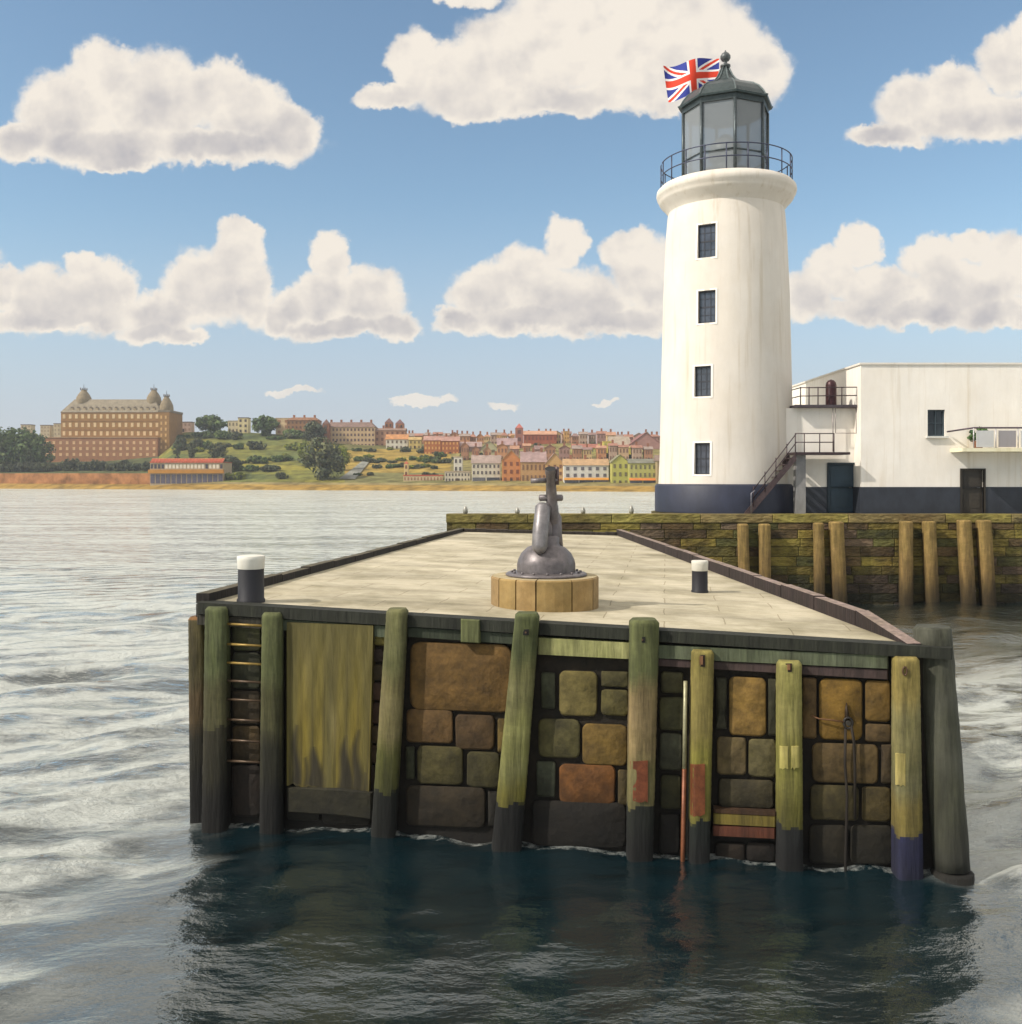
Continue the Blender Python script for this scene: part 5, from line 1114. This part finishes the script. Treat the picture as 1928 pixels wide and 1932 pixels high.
def ordw(n):
    ones = 'first second third fourth fifth sixth seventh eighth ninth tenth eleventh twelfth thirteenth fourteenth fifteenth sixteenth seventeenth eighteenth nineteenth'.split()
    if n < 20: return ones[n - 1]
    t_, o_ = divmod(n, 10); return {2: 'twentieth', 3: 'thirtieth', 4: 'fortieth', 5: 'fiftieth', 6: 'sixtieth'}[t_] if not o_ else {2: 'twenty', 3: 'thirty', 4: 'forty', 5: 'fifty', 6: 'sixty'}[t_] + '-' + ones[o_ - 1]
for i in range(14):
    ftree(100 + i * 13.5 + random.uniform(-3, 3), 889 + random.uniform(-2, 0), random.uniform(18, 26), random.uniform(14, 26), GRD, ordw(i + 1) + ' dark shrub from the left in the row below the big hotel', 'shrubs in the row below the hotel', 200 + i, 'shrub', 'shrub', False)
for i in range(9):
    ftree(-5 + i * 12, 890, 24, random.uniform(14, 22), GRD, ordw(i + 1) + ' dark shrub from the left at the foot of the far left trees', 'shrubs at the foot of the far left trees', 260 + i, 'shrub', 'shrub', False)
rg = random.Random(5)
SL = [(334, 868, 16, 46), (345, 850, 16, 30), (362, 866, 22, 34), (372, 850, 20, 30), (405, 872, 30, 40), (418, 862, 26, 30), (436, 890, 34, 30), (448, 884, 22, 18)]
for i, (a, b, c_, d_) in enumerate(SL): ftree(a, b, c_, d_, GRD, ORD[i] + ' dark bush from the left on the slope behind the pavilion', 'bushes on the slope right of the hotel', 300 + i, 'shrub', 'shrub', False)
CN = {id(GR1): 'mid green', id(GRD): 'dark', id(GRY): 'yellow green'}
bs_ = []
for i in range(70):
    uc = rg.uniform(330, 575); yb = rg.choice([824, 828, 846, 850, 868, 872, 890, 902]) + rg.uniform(-3, 3); c_ = rg.choice([GR1, GRD, GR1, GRY])
    if uc < 430 and yb > 860: continue
    bs_.append((uc, yb, rg.uniform(14, 48), rg.uniform(6, 16), c_))
for i, (uc, yb, w_, h_, c_) in enumerate(sorted(bs_, key=lambda b: b[0])):
    ftree(uc, yb, w_, h_, c_, f'{CN[id(c_)]} bush on the green hillside, {ordw(i + 1)} from the left', 'small bushes on the green hillside', 400 + i, 'shrub', 'shrub', False)
bs_ = [(rg.uniform(668, 838), rg.choice([852, 868, 874, 884, 896]) + rg.uniform(-3, 3), rg.uniform(12, 30), rg.uniform(5, 9), rg.choice([GR1, GRD, GRD, GRY])) for i in range(38)]
for i, (uc, yb, w_, h_, c_) in enumerate(sorted(bs_, key=lambda b: b[0])):
    ftree(uc, yb, w_, h_, c_, f'low {CN[id(c_)]} bush on the golden slope, {ordw(i + 1)} from the left', 'low bushes on the golden slope', 500 + i, 'shrub', 'shrub', False)
bs_ = []
for i in range(26):
    uc = rg.choice([rg.uniform(790, 860), rg.uniform(870, 1230)]); bs_.append((uc, rg.choice([862, 868, 874]) if uc < 860 else rg.choice([846, 866]), rg.uniform(8, 18), rg.uniform(6, 13), rg.choice([GR1, GRD])))
for i, (uc, yb, w_, h_, c_) in enumerate(sorted(bs_, key=lambda b: b[0])):
    ftree(uc, yb, w_, h_, c_, f'small {CN[id(c_)]} tree between town houses, {ordw(i + 1)} from the left', 'small trees between the town houses', 600 + i, 'tree', 'tree', True)
# grey ramp path on the slope
m = MB(); pth = [(655, 905, 30), (672, 890, 22), (690, 872, 14), (696, 862, 8)]
for (a, ya_, wa_), (b, yb_, wb_) in zip(pth, pth[1:]):
    q = [terr(a - wa_ / 2, offof(a, ya_)), terr(a + wa_ / 2, offof(a, ya_)), terr(b + wb_ / 2, offof(b, yb_)), terr(b - wb_ / 2, offof(b, yb_))]
    for k_ in q: k_.z += .5
    m.add(q, [(0,1,2,3)], s2l((140, 140, 130), .8))
struct(m.build('path', LAND))

# tide stain: weed darkens the pier below the high-water mark
for mat_ in (STONE, WOOD, WET):
    t = mat_.node_tree; b = t.nodes['Principled BSDF']; src_ = b.inputs['Base Color'].links[0].from_socket
    g = t.nodes.new('ShaderNodeNewGeometry'); sp = t.nodes.new('ShaderNodeSeparateXYZ'); t.links.new(g.outputs['Position'], sp.inputs[0])
    n = t.nodes.new('ShaderNodeTexNoise'); n.inputs['Scale'].default_value = 2.2; n.inputs['Detail'].default_value = 5; t.links.new(g.outputs['Position'], n.inputs['Vector'])
    a = t.nodes.new('ShaderNodeMath'); a.operation = 'MULTIPLY_ADD'; a.inputs[1].default_value = 1.2; t.links.new(n.outputs['Fac'], a.inputs[0]); t.links.new(sp.outputs[2], a.inputs[2])
    r_ = t.nodes.new('ShaderNodeMapRange'); r_.inputs[1].default_value = .65; r_.inputs[2].default_value = 1.9; r_.inputs[3].default_value = .30; r_.inputs[4].default_value = 1; t.links.new(a.outputs[0], r_.inputs[0])
    m_ = t.nodes.new('ShaderNodeVectorMath'); m_.operation = 'SCALE'; t.links.new(src_, m_.inputs[0]); t.links.new(r_.outputs[0], m_.inputs['Scale']); t.links.new(m_.outputs[0], b.inputs['Base Color'])
# rain and rust runs on the painted walls
t = PAINT.node_tree; b = t.nodes['Principled BSDF']; src_ = b.inputs['Base Color'].links[0].from_socket
g = t.nodes.new('ShaderNodeNewGeometry'); v1 = t.nodes.new('ShaderNodeVectorMath'); v1.operation = 'MULTIPLY'; v1.inputs[1].default_value = (3.2, 3.2, .12); t.links.new(g.outputs['Position'], v1.inputs[0])
n = t.nodes.new('ShaderNodeTexNoise'); n.inputs['Scale'].default_value = 1.4; n.inputs['Detail'].default_value = 6; n.inputs['Roughness'].default_value = .6; t.links.new(v1.outputs[0], n.inputs['Vector'])
r_ = t.nodes.new('ShaderNodeMapRange'); r_.inputs[1].default_value = .55; r_.inputs[2].default_value = .74; r_.inputs[4].default_value = .85; t.links.new(n.outputs['Fac'], r_.inputs[0])
m_ = t.nodes.new('ShaderNodeMix'); m_.data_type = 'RGBA'; m_.blend_type = 'MULTIPLY'; m_.inputs[7].default_value = (.80, .75, .66, 1); t.links.new(r_.outputs[0], m_.inputs[0]); t.links.new(src_, m_.inputs[6]); t.links.new(m_.outputs[2], b.inputs['Base Color'])
# sea air
m = MB(); m.box((-3600, -3600, -5), (3600, 3600, 64), (1, 1, 1, 1))
hz_m = bpy.data.materials.new('sea_haze'); hz_m.use_nodes = True; t = hz_m.node_tree; t.nodes.clear()
pv = t.nodes.new('ShaderNodeVolumePrincipled'); pv.inputs['Color'].default_value = (.86, .90, .96, 1); pv.inputs['Density'].default_value = .00020; pv.inputs['Anisotropy'].default_value = .2
oo = t.nodes.new('ShaderNodeOutputMaterial'); t.links.new(pv.outputs[0], oo.inputs['Volume'])
hz_o = m.build('haze', hz_m); hz_o['kind'] = 'stuff'
